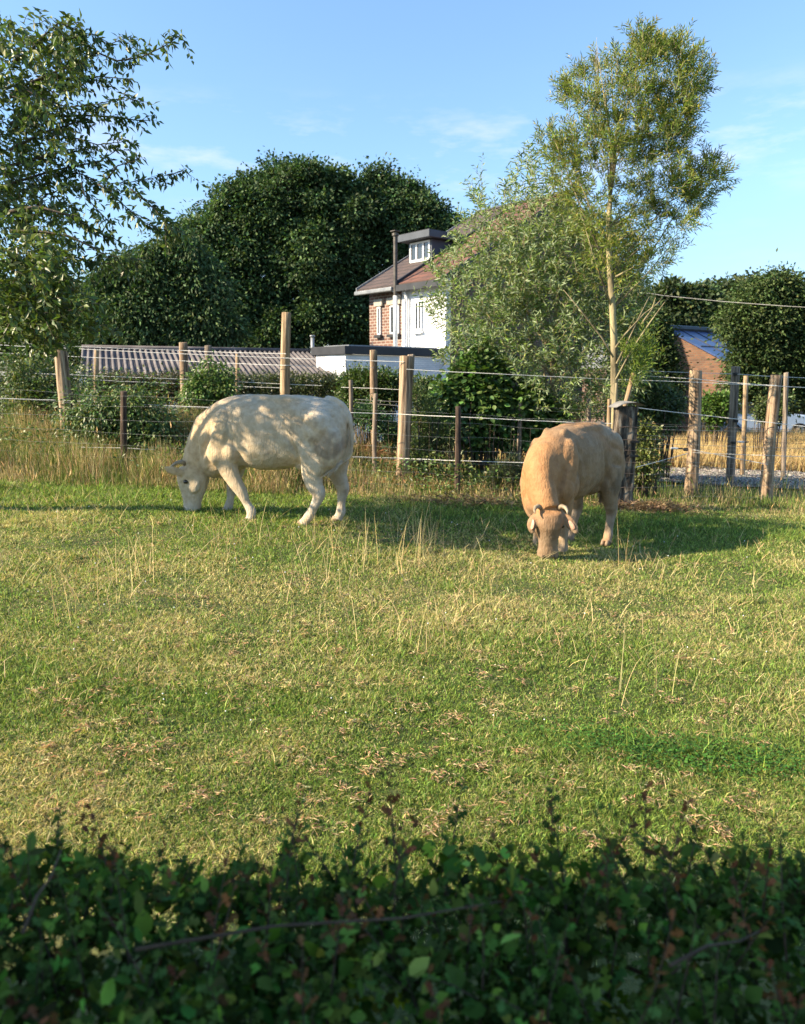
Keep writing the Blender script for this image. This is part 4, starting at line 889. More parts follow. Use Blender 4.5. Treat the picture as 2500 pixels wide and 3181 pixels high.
blob_tree('cherry_tree','lower feathery dark tree with tiered branches left of the tallest tree',
 [(440,760,28),(470,790,40),(520,760,30),(560,720,35),(400,800,35),(340,860,50),(400,870,60),(480,860,60),(560,820,60),(620,860,70),(440,940,80),(540,940,80),(640,960,80),(360,960,70),(330,1040,60),(440,1040,80),(560,1040,80),(660,1050,60),(600,760,40)],
 (500,1160), 33, .22, .40, (.055,.098,.040), (.090,.135,.055), 72000, 53, trunk_r=.22, group=gb, droop=.8, spread=.28)
blob_tree('broadleaf_tree','dark tree filling the gap behind the fruit tree at the far left',
 [(60,930,80),(160,950,80),(250,930,60),(100,1030,80),(220,1030,80),(310,1000,60),(40,1040,80),(-60,980,90),(330,910,34),(280,1070,50)],
 (150,1160), 36, .24, .55, (.050,.080,.028), DG2, 42000, 54, trunk_r=.3, group=gb)
# wood on the right
gr_ = 'dark trees along the right horizon'
for i,(lb,bl,base,Y,nl,sz) in enumerate([
 ('hazy dark wood edge tree just right of the slim trunk on the skyline',[(2060,955,50),(2110,935,45),(2170,945,48),(2080,990,36),(2150,985,36)],(2110,1150),62,15000,.42),
 ('wood edge tree with a sunlit yellow green top on the right skyline',[(2230,925,40),(2290,918,38),(2340,925,42),(2240,970,45),(2320,980,45)],(2280,1150),66,15000,.42),
]):
    blob_tree('broadleaf_tree', lb, bl, base, Y, sz, .6, (.055,.085,.038), (.085,.115,.045), nl, 60+i, trunk_r=.3, group=gr_)
blob_tree('broadleaf_tree','large loose dark tree cut by the right edge of the photo, over the blue roof',
 [(2400,900,55),(2350,930,50),(2440,880,50),(2300,970,50),(2380,1000,80),(2470,980,90),(2350,1070,60),(2430,1090,90),(2330,1150,55),(2390,1170,70),(2480,1180,80),(2310,1190,40),(2330,880,22),(2420,845,18),(2360,860,14),(2530,1060,90)],
 (2400,1260), 23, .12, .5, (.052,.085,.028), (.085,.12,.040), 80000, 63, trunk_r=.18, spread=.20, group=gr_)
blob_tree('broadleaf_tree','dark bushy tree between the willow and the brick barn',
 [(2020,1010,34),(2030,1060,34),(2030,1110,40),(2020,1150,44),(2075,1175,26),(2000,1070,50),(1990,990,36),(2060,1120,22),(2060,1210,34)],
 (2050,1250), 26, .13, .5, (.048,.075,.026), (.075,.105,.034), 34000, 64, trunk_r=.15, spread=.2, group=gr_)
# hedges / shrubs behind the fence
def shrub(name, label, blobs, Y, leaf, aspect, col, alt, nleaf, seed, cat='shrub', spread=.10, mt=None, droop=.15, group=None, tmpl=None):
    rng = np.random.default_rng(seed); B = np.array(blobs, float)
    yj = rng.uniform(-1,1,len(B))*B[:,2]*PX(Y)*.6
    cen = pix2world(B[:,0], B[:,1], np.full(len(B), Y)+yj); rr = B[:,2]*PX(Y)
    x0 = cen[:,0].mean(); root = empty(name, (x0, Y, gzf(x0,Y)), label=label, cat=cat, group=group)
    n = nleaf; ncl = n//16; k = rng.choice(len(B), ncl, p=rr**2/np.sum(rr**2)); d = rdir(ncl,rng)
    cc = cen[k]+d*(rr[k]*rng.uniform(.1,1,ncl)**.45)[:,None]; j = np.repeat(np.arange(ncl),16); n=len(j)
    off = rng.normal(0,1,(n,3)); pos = cc[j]+off*spread
    gzv = gz(pos[:,0],pos[:,1]); pos[:,2] = np.maximum(pos[:,2], gzv+.02)
    ax = unit(d[j]*.5+off*.4+rdir(n,rng)*.5+np.array([0,0,-droop])); nrm = unit(np.array([0,-.3,.8])+d[j]*.4+rdir(n,rng)*.7)
    c = vary(col, n, rng, .09, .22, alt, .3)*(1+rng.normal(0,.15,ncl)).clip(.6,1.4)[j][:,None]
    tv, tq, tt = tmpl or (LEAF_V, LEAF_Q, None)
    put(scatter('foliage', tv, tq, tt, pos, ax, nrm, leaf*rng.uniform(.6,1.25,n), leaf*aspect*rng.uniform(.7,1.2,n), c.clip(.003,.9), mt or M['leaf']), root)
    mb = MB()
    for q in range(len(B)):
        for _ in range(3):
            e_ = Vector(cen[q])+Vector(rng.normal(0,.5,3)*rr[q]); s = Vector((x0*.3+e_.x*.7, e_.y, gzf(e_.x,e_.y)-.05)); mb.tube([s, s.lerp(e_,.5)+Vector((rng.normal(0,.05),0,0)), e_],[.018,.012,.005],5)
    put(mb.build('stems', M['bark_dark'], smooth=True), root)
    return root
hg = 'clipped dark hedge sections in front of the shed'
shrub('hedge','clipped dark hedge section below the left end of the corrugated roof',[(u,1190+(i%2)*12,34) for i,u in enumerate(range(300,600,24))]+[(u,1225,30) for u in range(300,600,30)],18.5,.055,.5,(.055,.070,.024),(.11,.08,.038),30000,71,cat='hedge',group=hg,spread=.06)
shrub('hedge','clipped dark hedge section below the right end of the corrugated roof',[(u,1188+(i%2)*8,28) for i,u in enumerate(range(690,1090,22))]+[(u,1222,28) for u in range(690,1090,28)],18.5,.055,.5,(.055,.075,.024),(.09,.10,.034),32000,72,cat='hedge',group=hg,spread=.06)
shrub('bush','tangled bushes closing off the far left edge behind the weeds',[(u,v,44) for u in range(-90,250,60) for v in (1170,1240,1310)],15.5,.08,.5,(.055,.08,.028),(.11,.12,.04),9000,70,spread=.10)
shrub('hedge','loose green hedge rising between the white annex and the thick middle post',[(1100,1195,34),(1150,1190,40),(1200,1200,40),(1240,1210,30),(1080,1240,30),(1130,1240,34),(1190,1250,34),(1300,1210,34),(1340,1220,34),(1110,1170,22)],15.6,.07,.6,(.060,.105,.028),(.095,.13,.034),16000,73,cat='hedge',spread=.08)
bw_ = 'overgrown weeds behind the left fence'
shrub('bush','dark weedy bush against the fence at the far left edge',[(100,1180,40),(150,1200,40),(70,1240,50),(180,1230,30),(130,1270,40),(60,1130,30),(100,1330,50),(250,1190,30)],13.6,.08,.45,(.075,.12,.035),(.14,.16,.05),7500,74,spread=.17,group=bw_)
shrub('bush','broad leafed weeds around the short dark brown stake on the left',[(300,1290,50),(350,1260,36),(400,1250,34),(430,1300,50),(480,1320,46),(330,1350,50),(400,1370,50),(460,1230,24),(270,1340,40),(500,1370,36),(230,1290,30)],12.2,.085,.45,(.08,.135,.036),(.13,.17,.05),8500,75,spread=.17,group=bw_,droop=.7)
shrub('bush','bright green bush growing up between two posts beside the pale cow\'s neck',[(620,1210,40),(660,1190,36),(690,1170,24),(640,1250,44),(600,1240,30),(700,1210,26),(650,1290,36),(620,1170,20),(655,1130,12)],13.4,.085,.42,(.085,.155,.035),(.13,.19,.05),7500,76,spread=.08,droop=.5)
shrub('climbing_vine','large leafed bright green vine left of the small willow, over the fence',[(1480,1130,34),(1450,1170,36),(1500,1170,34),(1420,1210,36),(1470,1220,46),(1380,1240,36),(1540,1200,40),(1520,1250,46),(1400,1290,44),(1450,1300,50),(1560,1290,50),(1340,1300,36),(1600,1260,40),(1650,1230,34),(1490,1350,50),(1590,1340,44),(1660,1290,44),(1550,1150,22),(1640,1350,36),(1490,1090,18),(1720,1300,34)],12.9,.10,.85,(.065,.125,.030),(.10,.16,.045),17000,77,cat='vine',spread=.09,tmpl=(BROAD_V,None,BROAD_T),droop=.5)
shrub('bush','grey green weedy clump in the grass just left of the tan cow',[(1570,1470,34),(1600,1500,40),(1540,1500,30),(1630,1470,26),(1590,1440,22)],11.2,.06,.16,(.075,.105,.050),(.11,.13,.06),5500,78,spread=.06,droop=-.6)
shrub('bush','tall weeds at the foot of the thick middle post on its right side',[(1310,1330,40),(1330,1270,30),(1350,1380,44),(1300,1400,36),(1390,1340,30),(1300,1230,22)],12.2,.075,.22,(.075,.12,.040),(.14,.17,.06),6500,79,spread=.07,droop=-.3)
shrub('bush','small bush behind the pale cow\'s tail, on the straw heap',[(1120,1290,26),(1160,1300,26),(1200,1330,26),(1150,1270,20),(1230,1340,20),(1220,1370,18)],13.8,.06,.5,(.045,.10,.035),(.07,.13,.04),4500,80,spread=.06)
shrub('bush','dark shrub right of the tin capped post, before the open shelter',[(2010,1210,34),(2040,1230,40),(2080,1250,34),(2030,1280,34),(1995,1260,34),(2070,1300,26),(2100,1280,22),(1990,1330,34),(2000,1390,30)],14.6,.07,.55,(.06,.10,.034),(.11,.14,.045),11000,81,spread=.08)
shrub('bush','thorny yellow green bramble right beside the tarred post',[(1995,1340,24),(2010,1380,26),(2000,1430,30),(2020,1350,18),(2035,1460,26),(1990,1480,26)],11.6,.06,.6,(.10,.13,.035),(.17,.18,.06),3600,82,spread=.07)
shrub('bush','round sunlit green bush in the golden field between two right posts',[(2210,1250,24),(2240,1255,26),(2225,1275,28),(2195,1275,20),(2255,1280,20),(2220,1300,22)],21,.10,.7,(.075,.14,.028),(.11,.18,.04),5500,83,spread=.08)
shrub('bush','small bush in front of the car, right of the orange stake',[(2370,1260,20),(2390,1280,26),(2400,1300,24),(2360,1285,16),(2430,1250,24)],19,.08,.6,(.055,.085,.026),(.09,.12,.035),3500,84,spread=.07)

# ---- slim tall willow with the pale trunk
def slim_willow():
    rng = np.random.default_rng(91); Y = 11.6
    cr = [(1010,100,50),(1000,160,45),(1060,150,45),(1180,170,62),(1090,180,62),(1240,200,36),(1280,290,48),(1290,350,36),(1200,290,62),(1000,220,52),(890,230,42),(920,320,52),(700,290,44),(650,350,46),(630,410,36),(710,400,48),(790,240,30),(930,390,55),(800,440,50),(1050,370,70),(1160,400,70),(1220,480,50),(1100,480,70),(1000,490,62),(880,500,52),(530,570,34),(590,650,50),(660,600,58),(560,590,24),(780,570,62),(880,600,52),(1000,600,70),(1130,580,66),(1200,560,40),(680,690,62),(780,690,52),(1030,690,60),(1150,660,50),(1320,690,34),(1390,760,38),(1340,790,44),(1300,740,36),(1240,760,50),(1140,800,52),(970,820,44),(1050,860,52),(1180,860,52),(1280,870,46),(1270,930,40),(1150,960,50),(1050,940,46),(1220,1000,40),(900,920,40),(950,980,40),(700,840,55),(770,1000,44),(1000,1080,42),(1140,1100,32),(1150,1150,22),(900,1120,42),(960,1160,34),(1050,1180,44),(780,1120,40),(790,1250,36),(900,650,40)]
    cen = []
    for cx, cy, r in cr: cen.append((1350+cx/1.567, 60+cy/1.567, r/1.567))
    B = np.array(cen); yj = rng.uniform(-.75,.75,len(B)); c3 = pix2world(B[:,0],B[:,1],Y+yj); rr = B[:,2]*PX(Y)
    x0 = P(1903,1300,Y).x; root = empty('willow_tree',(x0,Y,gzf(x0,Y)),label='tall slim willow with a pale yellowish trunk and feathery crown, standing highest at the right',cat='tree')
    tr = [(1906,1420,12.5),(1906,1310,12),(1908,1200,11.5),(1907,1060,10.5),(1901,930,9.5),(1893,820,9),(1892,740,8.5),(1892,660,8),(1896,612,6)]
    mb = MB(); pts=[P(u,v,Y) for u,v,_ in tr]; pts[0].z = gzf(x0,Y)-.1
    mb.tube(pts,[r*PX(Y) for _,_,r in tr],14); put(mb.build('trunk', M['bark'], smooth=True), root)
    mb = MB(); fork = P(1894,630,Y); lo = [P(1893,760,Y), P(1894,850,Y), P(1902,960,Y), P(1892,700,Y)]
    def br(pts, r0, mb): mb.tube(pts, [r0*(1-.85*i/(len(pts)-1)) for i in range(len(pts))], 7)
    for (ux, vx) in [(1865,560),(1848,400),(1862,330),(1858,180),(1905,430),(1930,440),(1975,330),(1990,240),(2000,170),(1945,250)]:
        e_ = P(ux,vx,Y+rng.uniform(-.3,.3)); m1 = fork.lerp(e_,.4)+Vector((0,0,.08)); m1.x = fork.x*.6+m1.x*.4; br([fork, m1, e_], .017 if vx>300 else .021, mb)
    for i,(ux,vx) in enumerate([(2040,520),(2120,560),(2200,500),(2230,550),(2090,640),(2060,690),(2110,730),(1790,590),(1760,470),(1720,430),(1800,650),(2000,600),(1830,760),(1980,790)]):
        s = lo[i%4]; e_ = P(ux,vx,Y+rng.uniform(-.6,.6)); br([s, s.lerp(e_,.5)+Vector((0,0,-.05)), e_], .018, mb)
    # bare leader spires
    for ux,vx,vb in [(1853,115,330),(1848,150,340),(1880,175,360),(1900,168,340),(1815,180,330),(1856,140,260)]:
        br([P(ux+3,vb,Y), P(ux+1,(vx+vb)/2,Y), P(ux,vx,Y)], .010, mb)
    put(mb.build('branches', M['bark'], smooth=True), root)
    n = 2500; k = rng.choice(len(B), n, p=rr**1.7/np.sum(rr**1.7)); d = rdir(n,rng)
    st = c3[k]+d*(rr[k]*rng.uniform(.0,1.0,n))[:,None]
    cp = [(1990,95),(2020,110),(2060,140),(2130,150),(2160,200),(2150,215),(2190,240),(2185,290),(2150,300),(2160,380),(2150,420),(2130,490),(2170,520),(2200,490),(2255,540),(2220,600),(2180,670),(2150,720),(2080,750),(2110,780),(2060,840),(2000,870),(1900,890),(1840,860),(1810,760),(1790,700),(1730,600),(1700,540),(1665,450),(1690,400),(1760,420),(1800,370),(1745,320),(1745,250),(1800,225),(1860,200),(1900,210),(1950,190)]
    uu = rng.uniform(1640,2280,n); vv = rng.uniform(90,900,n); kk = in_poly(uu,vv,cp)&(rng.random(n)<np.where(vv>700,.6,1)); kk &= (rng.random(n) < (.8+.7*noise2(uu/100,vv/100,1.9,19)).clip(.1,1))
    st[kk] = pix2world(uu[kk],vv[kk]+12,Y+rng.normal(0,.42,kk.sum()))
    cent = np.array(P(1900,520,Y)); outw = unit(st-cent); dr = unit(d*.5+outw*.35+np.array([0,0,.55])+rdir(n,rng)*.35)
    ln = rng.uniform(.13,.30,n); nl = 13
    pos, tg, rd, bend = shoots(st, dr, ln, nl, rng, droop=.08); m = len(pos)
    ax = unit(tg*.75+rd*.75+rdir(m,rng)*.2); sh = np.repeat((1+rng.normal(0,.16,n)).clip(.6,1.5),nl)
    c = vary((.150,.215,.045), m, rng, .07,.25,(.22,.25,.07),.35)*sh[:,None]
    tip = np.tile((np.arange(nl)>nl-4), n); c[tip] *= np.array([1.35,1.05,.9])
    put(scatter('crown', LEAF_V, LEAF_Q, None, pos, ax, unit(rd*.6+np.array([0,0,.6])+rdir(m,rng)*.5), rng.uniform(.060,.110,m), .0145, c.clip(.003,.9), M['willow_leaf']), root)
    put(stems('twigs', st, dr, ln, bend, .0035, M['bark']), root)
slim_willow()
def pale_shoots():
    # thin pale bare shoots leaving the trunk low on the right
    rng = np.random.default_rng(92); Y=11.4
    root = empty('willow_sapling', tuple(P(1912,1250,Y).xy)+(gzf(2.9,Y),), label='bare pale shoots fanning out low on the right of the slim trunk', cat='sapling')
    mb = MB()
    for pts in [[(1912,1180),(1960,1090),(2020,1000),(2060,945),(2097,900)],[(1912,1080),(1940,1040),(2000,975),(2040,945),(2075,905)],[(1915,1130),(1955,1050),(1985,985),(2017,920)],[(1990,1010),(2025,960),(2036,925)],[(1912,860),(1960,835),(2010,800)],[(1905,1110),(1870,1050),(1800,960),(1750,900)]]:
        w_=[P(u,v,Y) for u,v in pts]; mb.tube(w_,[.016*(1-.75*i/(len(w_)-1)) for i in range(len(w_))],6)
    w0 = P(1914,1190,Y); mb.tube([(w0.x,Y,gzf(w0.x,Y)-.05),w0],[.024,.016],6)
    put(mb.build('shoots', M['bark'], smooth=True), root)
    st = np.array([P(*p,Y) for p in [(2000,1120),(1985,1160),(1975,1100),(1995,1060),(1960,1180),(1950,1110),(2005,1090),(1990,1140),(1965,1140)]]*9)+rng.normal(0,.08,(81,3))
    dr = unit(np.array([.2,0,1.])+rdir(81,rng)*.5); ln = rng.uniform(.15,.3,81)
    pos,tg,rd,bend = shoots(st,dr,ln,12,rng); m=len(pos)
    put(scatter('foliage', LEAF_V, LEAF_Q, None, pos, unit(tg*.7+rd*.7), unit(rd+np.array([0,0,.6])), rng.uniform(.06,.10,m), .015, vary((.14,.20,.035),m,rng,.07,.2), M['willow_leaf']), root)
pale_shoots()
# ---- silver willow bush
def willow_bush():
    rng = np.random.default_rng(95); Y = 13.2
    poly = [(1480,545),(1500,540),(1515,640),(1560,610),(1575,560),(1610,520),(1640,470),(1665,490),(1690,560),(1720,500),(1770,540),(1850,640),(1900,700),(1960,760),(2000,800),(1990,880),(2010,1000),(1995,1120),(1960,1230),(1880,1290),(1780,1290),(1690,1260),(1640,1180),(1560,1120),(1500,1080),(1440,1090),(1420,1130),(1370,1130),(1400,1040),(1360,1000),(1320,930),(1400,900),(1340,830),(1400,770),(1430,700),(1470,640)]
    n = 9000; u = rng.uniform(1280,2060,n); v = rng.uniform(450,1320,n); k = in_poly(u,v,poly)
    pn = noise2(u/120, v/120, 1.6, 7); k &= rng.random(n) < (.88+.35*pn).clip(.25,1)*np.where(v<700,.55,1)
    u,v = u[k],v[k]; k2 = rng.random(len(u)) < np.where(u<1480,.50,1); u,v=u[k2],v[k2]
    n = min(len(u),2650); u,v = u[:n],v[:n]
    yy = Y+rng.normal(0,.62,n).clip(-1.4,1.4)
    st = pix2world(u,v+14,yy); x0 = P(1720,1300,Y).x
    root = empty('willow_bush',(x0,Y,gzf(x0,Y)),label='wide silvery leaved willow bush covering the gable of the house',cat='willow')
    c0 = np.array(P(1700,1150,Y)); ow = unit(st-c0); dr = unit(ow*.55+np.array([0,0,.6])+rdir(n,rng)*.5)
    ln = rng.uniform(.20,.45,n); ln = np.where(v<720, ln*1.25, ln); nl = 11
    pos,tg,rd,bend = shoots(st,dr,ln,nl,rng,droop=.25); m=len(pos)
    ax = unit(tg*.6+rd*.9+rdir(m,rng)*.25+np.array([0,0,-.1]))
    c = vary((.135,.200,.052), m, rng, .08,.3,(.20,.27,.06),.3)
    put(scatter('crown', LEAF_V, LEAF_Q, None, pos, ax, unit(rd*.5+rdir(m,rng)*.9+np.array([0,0,.3])), rng.uniform(.075,.145,m), .025, c, M['willow_silver']), root)
    put(stems('twigs', st, dr, ln, bend, .004, M['bark']), root)
    mb = MB()
    for pts in [[(1712,1290,13),(1718,1180,12),(1716,1080,11),(1728,960,9),(1740,860,6),(1735,760,4)],[(1716,1120,9),(1690,1060,8),(1650,990,6),(1600,900,4),(1560,800,3)],[(1718,1100,8),(1750,1010,7),(1790,900,5),(1800,800,3)],[(1712,1250,7),(1640,1150,6),(1560,1050,4),(1500,950,3),(1450,850,2)],[(1716,1170,6),(1680,1120,5),(1620,1000,4),(1640,800,2),(1640,600,1.5)],[(1716,1200,7),(1790,1130,5),(1870,1040,4),(1930,900,3)],[(1700,1280,6),(1690,1150,5),(1640,1080,4),(1500,1010,3),(1420,960,2)]]:
        w_=[P(a,b,Y+.05*i) for i,(a,b,_) in enumerate(pts)]; 
        mb.tube(w_,[r*PX(Y)*.75 for *_,r in pts],8)
    s = P(1712,1290,Y); mb.tube([(s.x,s.y,gzf(s.x,Y)-.1),s],[.075,.06],8)
    put(mb.build('trunk', M['bark'], smooth=True), root)
willow_bush()
# ---- apple tree at the left
def apple_tree():
    rng = np.random.default_rng(97); Y = 7.7
    S = 1.976
    root = empty('apple_tree',(-5.1,8.0,gzf(-5.1,8.0)),label='fruit tree with small green apples overhanging from the left edge',cat='tree')
    BR = [[(-60,470),(40,400),(300,290),(480,205),(600,255),(740,235),(880,170),(1000,90)],[(-60,480),(40,430),(200,330),(340,380),(500,350),(680,370)],[(-40,260),(60,200),(150,100),(240,20),(330,60)],[(60,200),(300,120),(450,90),(560,150),(690,100)],[(40,430),(170,500),(300,540),(480,520),(650,480),(740,510)],
          [(-60,640),(40,600),(400,590),(600,600),(720,620),(800,620)],[(-60,800),(40,750),(150,690),(300,650),(430,600)],[(150,690),(380,740),(480,770),(560,760),(660,750),(690,760)],[(-60,1010),(40,980),(200,930),(400,890),(500,870),(600,800)],[(200,930),(380,950),(520,1010),(680,1000),(850,970),(1010,930)],
          [(520,1010),(600,900),(700,870),(730,850)],[(680,1040),(780,1120),(880,1210),(980,1290),(990,1330)],[(880,1210),(900,1290),(930,1340)],[(480,1010),(540,1050),(640,1140),(740,1230),(850,1290),(920,1340)],[(380,1000),(400,1080),(480,1170),(560,1250),(580,1280)],
          [(-60,1180),(100,1150),(300,1200),(450,1290),(520,1330),(590,1350)],[(-60,1300),(100,1300),(300,1330),(450,1400),(560,1470),(720,1470)],[(-60,1500),(100,1480),(300,1450),(500,1500),(620,1500)],[(-60,1640),(100,1600),(280,1640),(400,1700),(500,1740)],[(20,1750),(100,1830),(160,1900),(250,1880),(350,1850),(560,1870)],
          [(-60,1720),(60,1760),(200,1740),(350,1760),(440,1780)],[(100,1830),(180,1950),(280,1960),(320,2010)],[(60,1850),(120,1960),(180,2010)],[(-60,900),(80,860),(200,830),(300,800),(420,790)],[(-60,720),(60,560),(160,520),(260,560)],[(-60,1400),(60,1200),(160,1080),(260,1040)]]
    mb = MB(); starts=[]; dirs=[]; 
    for bi, b in enumerate(BR):
        yo = rng.uniform(-.55,.55) if bi not in (0,9,11,13) else rng.uniform(-.2,.2)
        yo = yo*.5-.65 if b[-1][1] > 1300 else yo
        pts=[P(60+x/S,60+y/S,Y+yo+.03*i) for i,(x,y) in enumerate(b)]
        first = bi in (10,12,14); r0 = .015 if b[0][0] < 0 else .008
        mb.tube(pts,[max(.0035,r0*(1-.85*i/(len(pts)-1))) for i in range(len(pts))],7)
        for i in range(len(pts)-1):
            L_=(pts[i+1]-pts[i]).length; k=max(2,int(L_/.042))
            for q in range(k):
                t=(q+rng.uniform())/k; starts.append(tuple(pts[i].lerp(pts[i+1],t))); d_=(pts[i+1]-pts[i]).normalized(); dirs.append(tuple(d_*.7+Vector(rng.normal(0,.5,3))))
    # dense part of the crown near the edge of the frame
    dens=[(60,60),(230,60),(260,140),(230,330),(200,420),(240,600),(210,700),(190,830),(250,900),(270,980),(330,1010),(300,1040),(220,1060),(130,1085),(80,1040),(60,1040),(-80,1060),(-80,60)]
    n=3000; u=rng.uniform(-80,340,n); v=rng.uniform(60,1090,n); k=in_poly(u,v,dens); u,v=u[k],v[k]
    pr=np.where(v<560,.42,np.where(v<760,.55,.95)); pr=pr*(1+.7*noise2(u/90,v/90,1.7,3)); k=rng.random(len(u))<pr; u,v=u[k],v[k]
    st2=pix2world(u,v,np.where(v>740, 6.95+rng.normal(0,.35,len(u)), Y+rng.normal(.15,.5,len(u))))
    starts=np.array(starts); dirs=np.array(dirs)
    st=np.concatenate([starts,st2]); dr=np.concatenate([dirs, rdir(len(st2),rng)+np.array([.5,0,.1])]); n=len(st)
    # crown outside the frame, which shades the pasture and the pale cow
    m2=3000; oc=rng.uniform(-1,1,(m2,3))
    oc=unit(rng.normal(size=(m2,3)))*rng.uniform(.25,1,(m2,1))**.5
    oc=np.array([-5.8,7.9,4.85])+oc*[1.6,1.5,1.55]
    pn=noise2(oc[:,1]*1.0,oc[:,2],2.0,12)
    oc=oc[(pn>.22)&(oc[:,0]< -.53*oc[:,1]-.2)]
    st=np.concatenate([st,oc]); dr=np.concatenate([dr,rdir(len(oc),rng)+np.array([0,0,.3])]); n=len(st)
    ln=rng.uniform(.05,.20,n); nl=8
    pos,tg,rd,bend=shoots(st,dr,ln,nl,rng,droop=.3); m=len(pos)
    ax=unit(tg*.4+rd*.8+np.array([0,0,-.35])+rdir(m,rng)*.25)
    low=sst(2.9,2.2,pos[:,2])
    c=vary((.075,.115,.030),m,rng,.08,.25,(.13,.17,.04),.25)
    put(scatter('crown', LEAF_V, LEAF_Q, None, pos, ax, unit(np.array([0,-.2,.7])+rdir(m,rng)*.8), rng.uniform(.055,.10,m), rng.uniform(.026,.040,m), c, M['leaf']), root)
    put(stems('twigs', st, dr, ln, bend, .0035, M['bark_dark']), root)
    t0=Vector((-5.1,8.0,gzf(-5.1,8.0)-.15))
    for e_ in [(-4.6,7.8,2.2),(-4.4,7.7,3.0),(-4.5,7.8,3.9),(-4.3,7.8,4.6)]:
        s=t0+Vector((0,0,1.4)); e_=Vector(e_); mb.tube([s, s.lerp(e_,.5)+Vector((-.25,.05,.15)), e_],[.07,.05,.02],8)
    for k in range(9):
        e_=Vector((-5.7+rng.uniform(-1.2,1.1),8+rng.uniform(-1,1),3.3+rng.uniform(-1,1.3))); s=t0+Vector((0,0,rng.uniform(1.3,2.2))); mb.tube([s,s.lerp(e_,.5)+Vector((0,0,.2)),e_],[.05,.035,.01],7)
    put(mb.build('branches', M['bark_dark'], smooth=True), root)
    mb=MB(); mb.tube([t0,t0+Vector((.02,0,.8)),t0+Vector((-.02,0,1.7)),t0+Vector((-.15,0,2.7)),t0+Vector((-.4,0,3.7))],[.15,.125,.11,.08,.04],14); put(mb.build('trunk', M['bark_dark'], smooth=True), root)
    for (x,y,yo) in [(160,2028,0),(250,2015,.1),(95,1620,.2),(580,1095,0),(697,1097,0),(770,1135,-.1),(795,1142,0),(830,1185,.05),(888,1235,0),(670,1188,0),(455,1195,.1),(460,1215,0),(730,598,0),(500,805,0),(655,925,0),(530,1055,.1),(600,1010,0),(655,780,0),(45,1470,.2),(260,1360,.2)]:
        p=P(60+x/S,60+y/S,Y-.05+yo); q=MB(); ell(q,(0,0,0),(.021,.021,.019),n=12); q.tube([(0,0,.017),(.002,0,.035)],.0018,5)
        o=q.build('apple', M['apple'], smooth=True); o.parent=root; o.location=p-root.location
apple_tree()

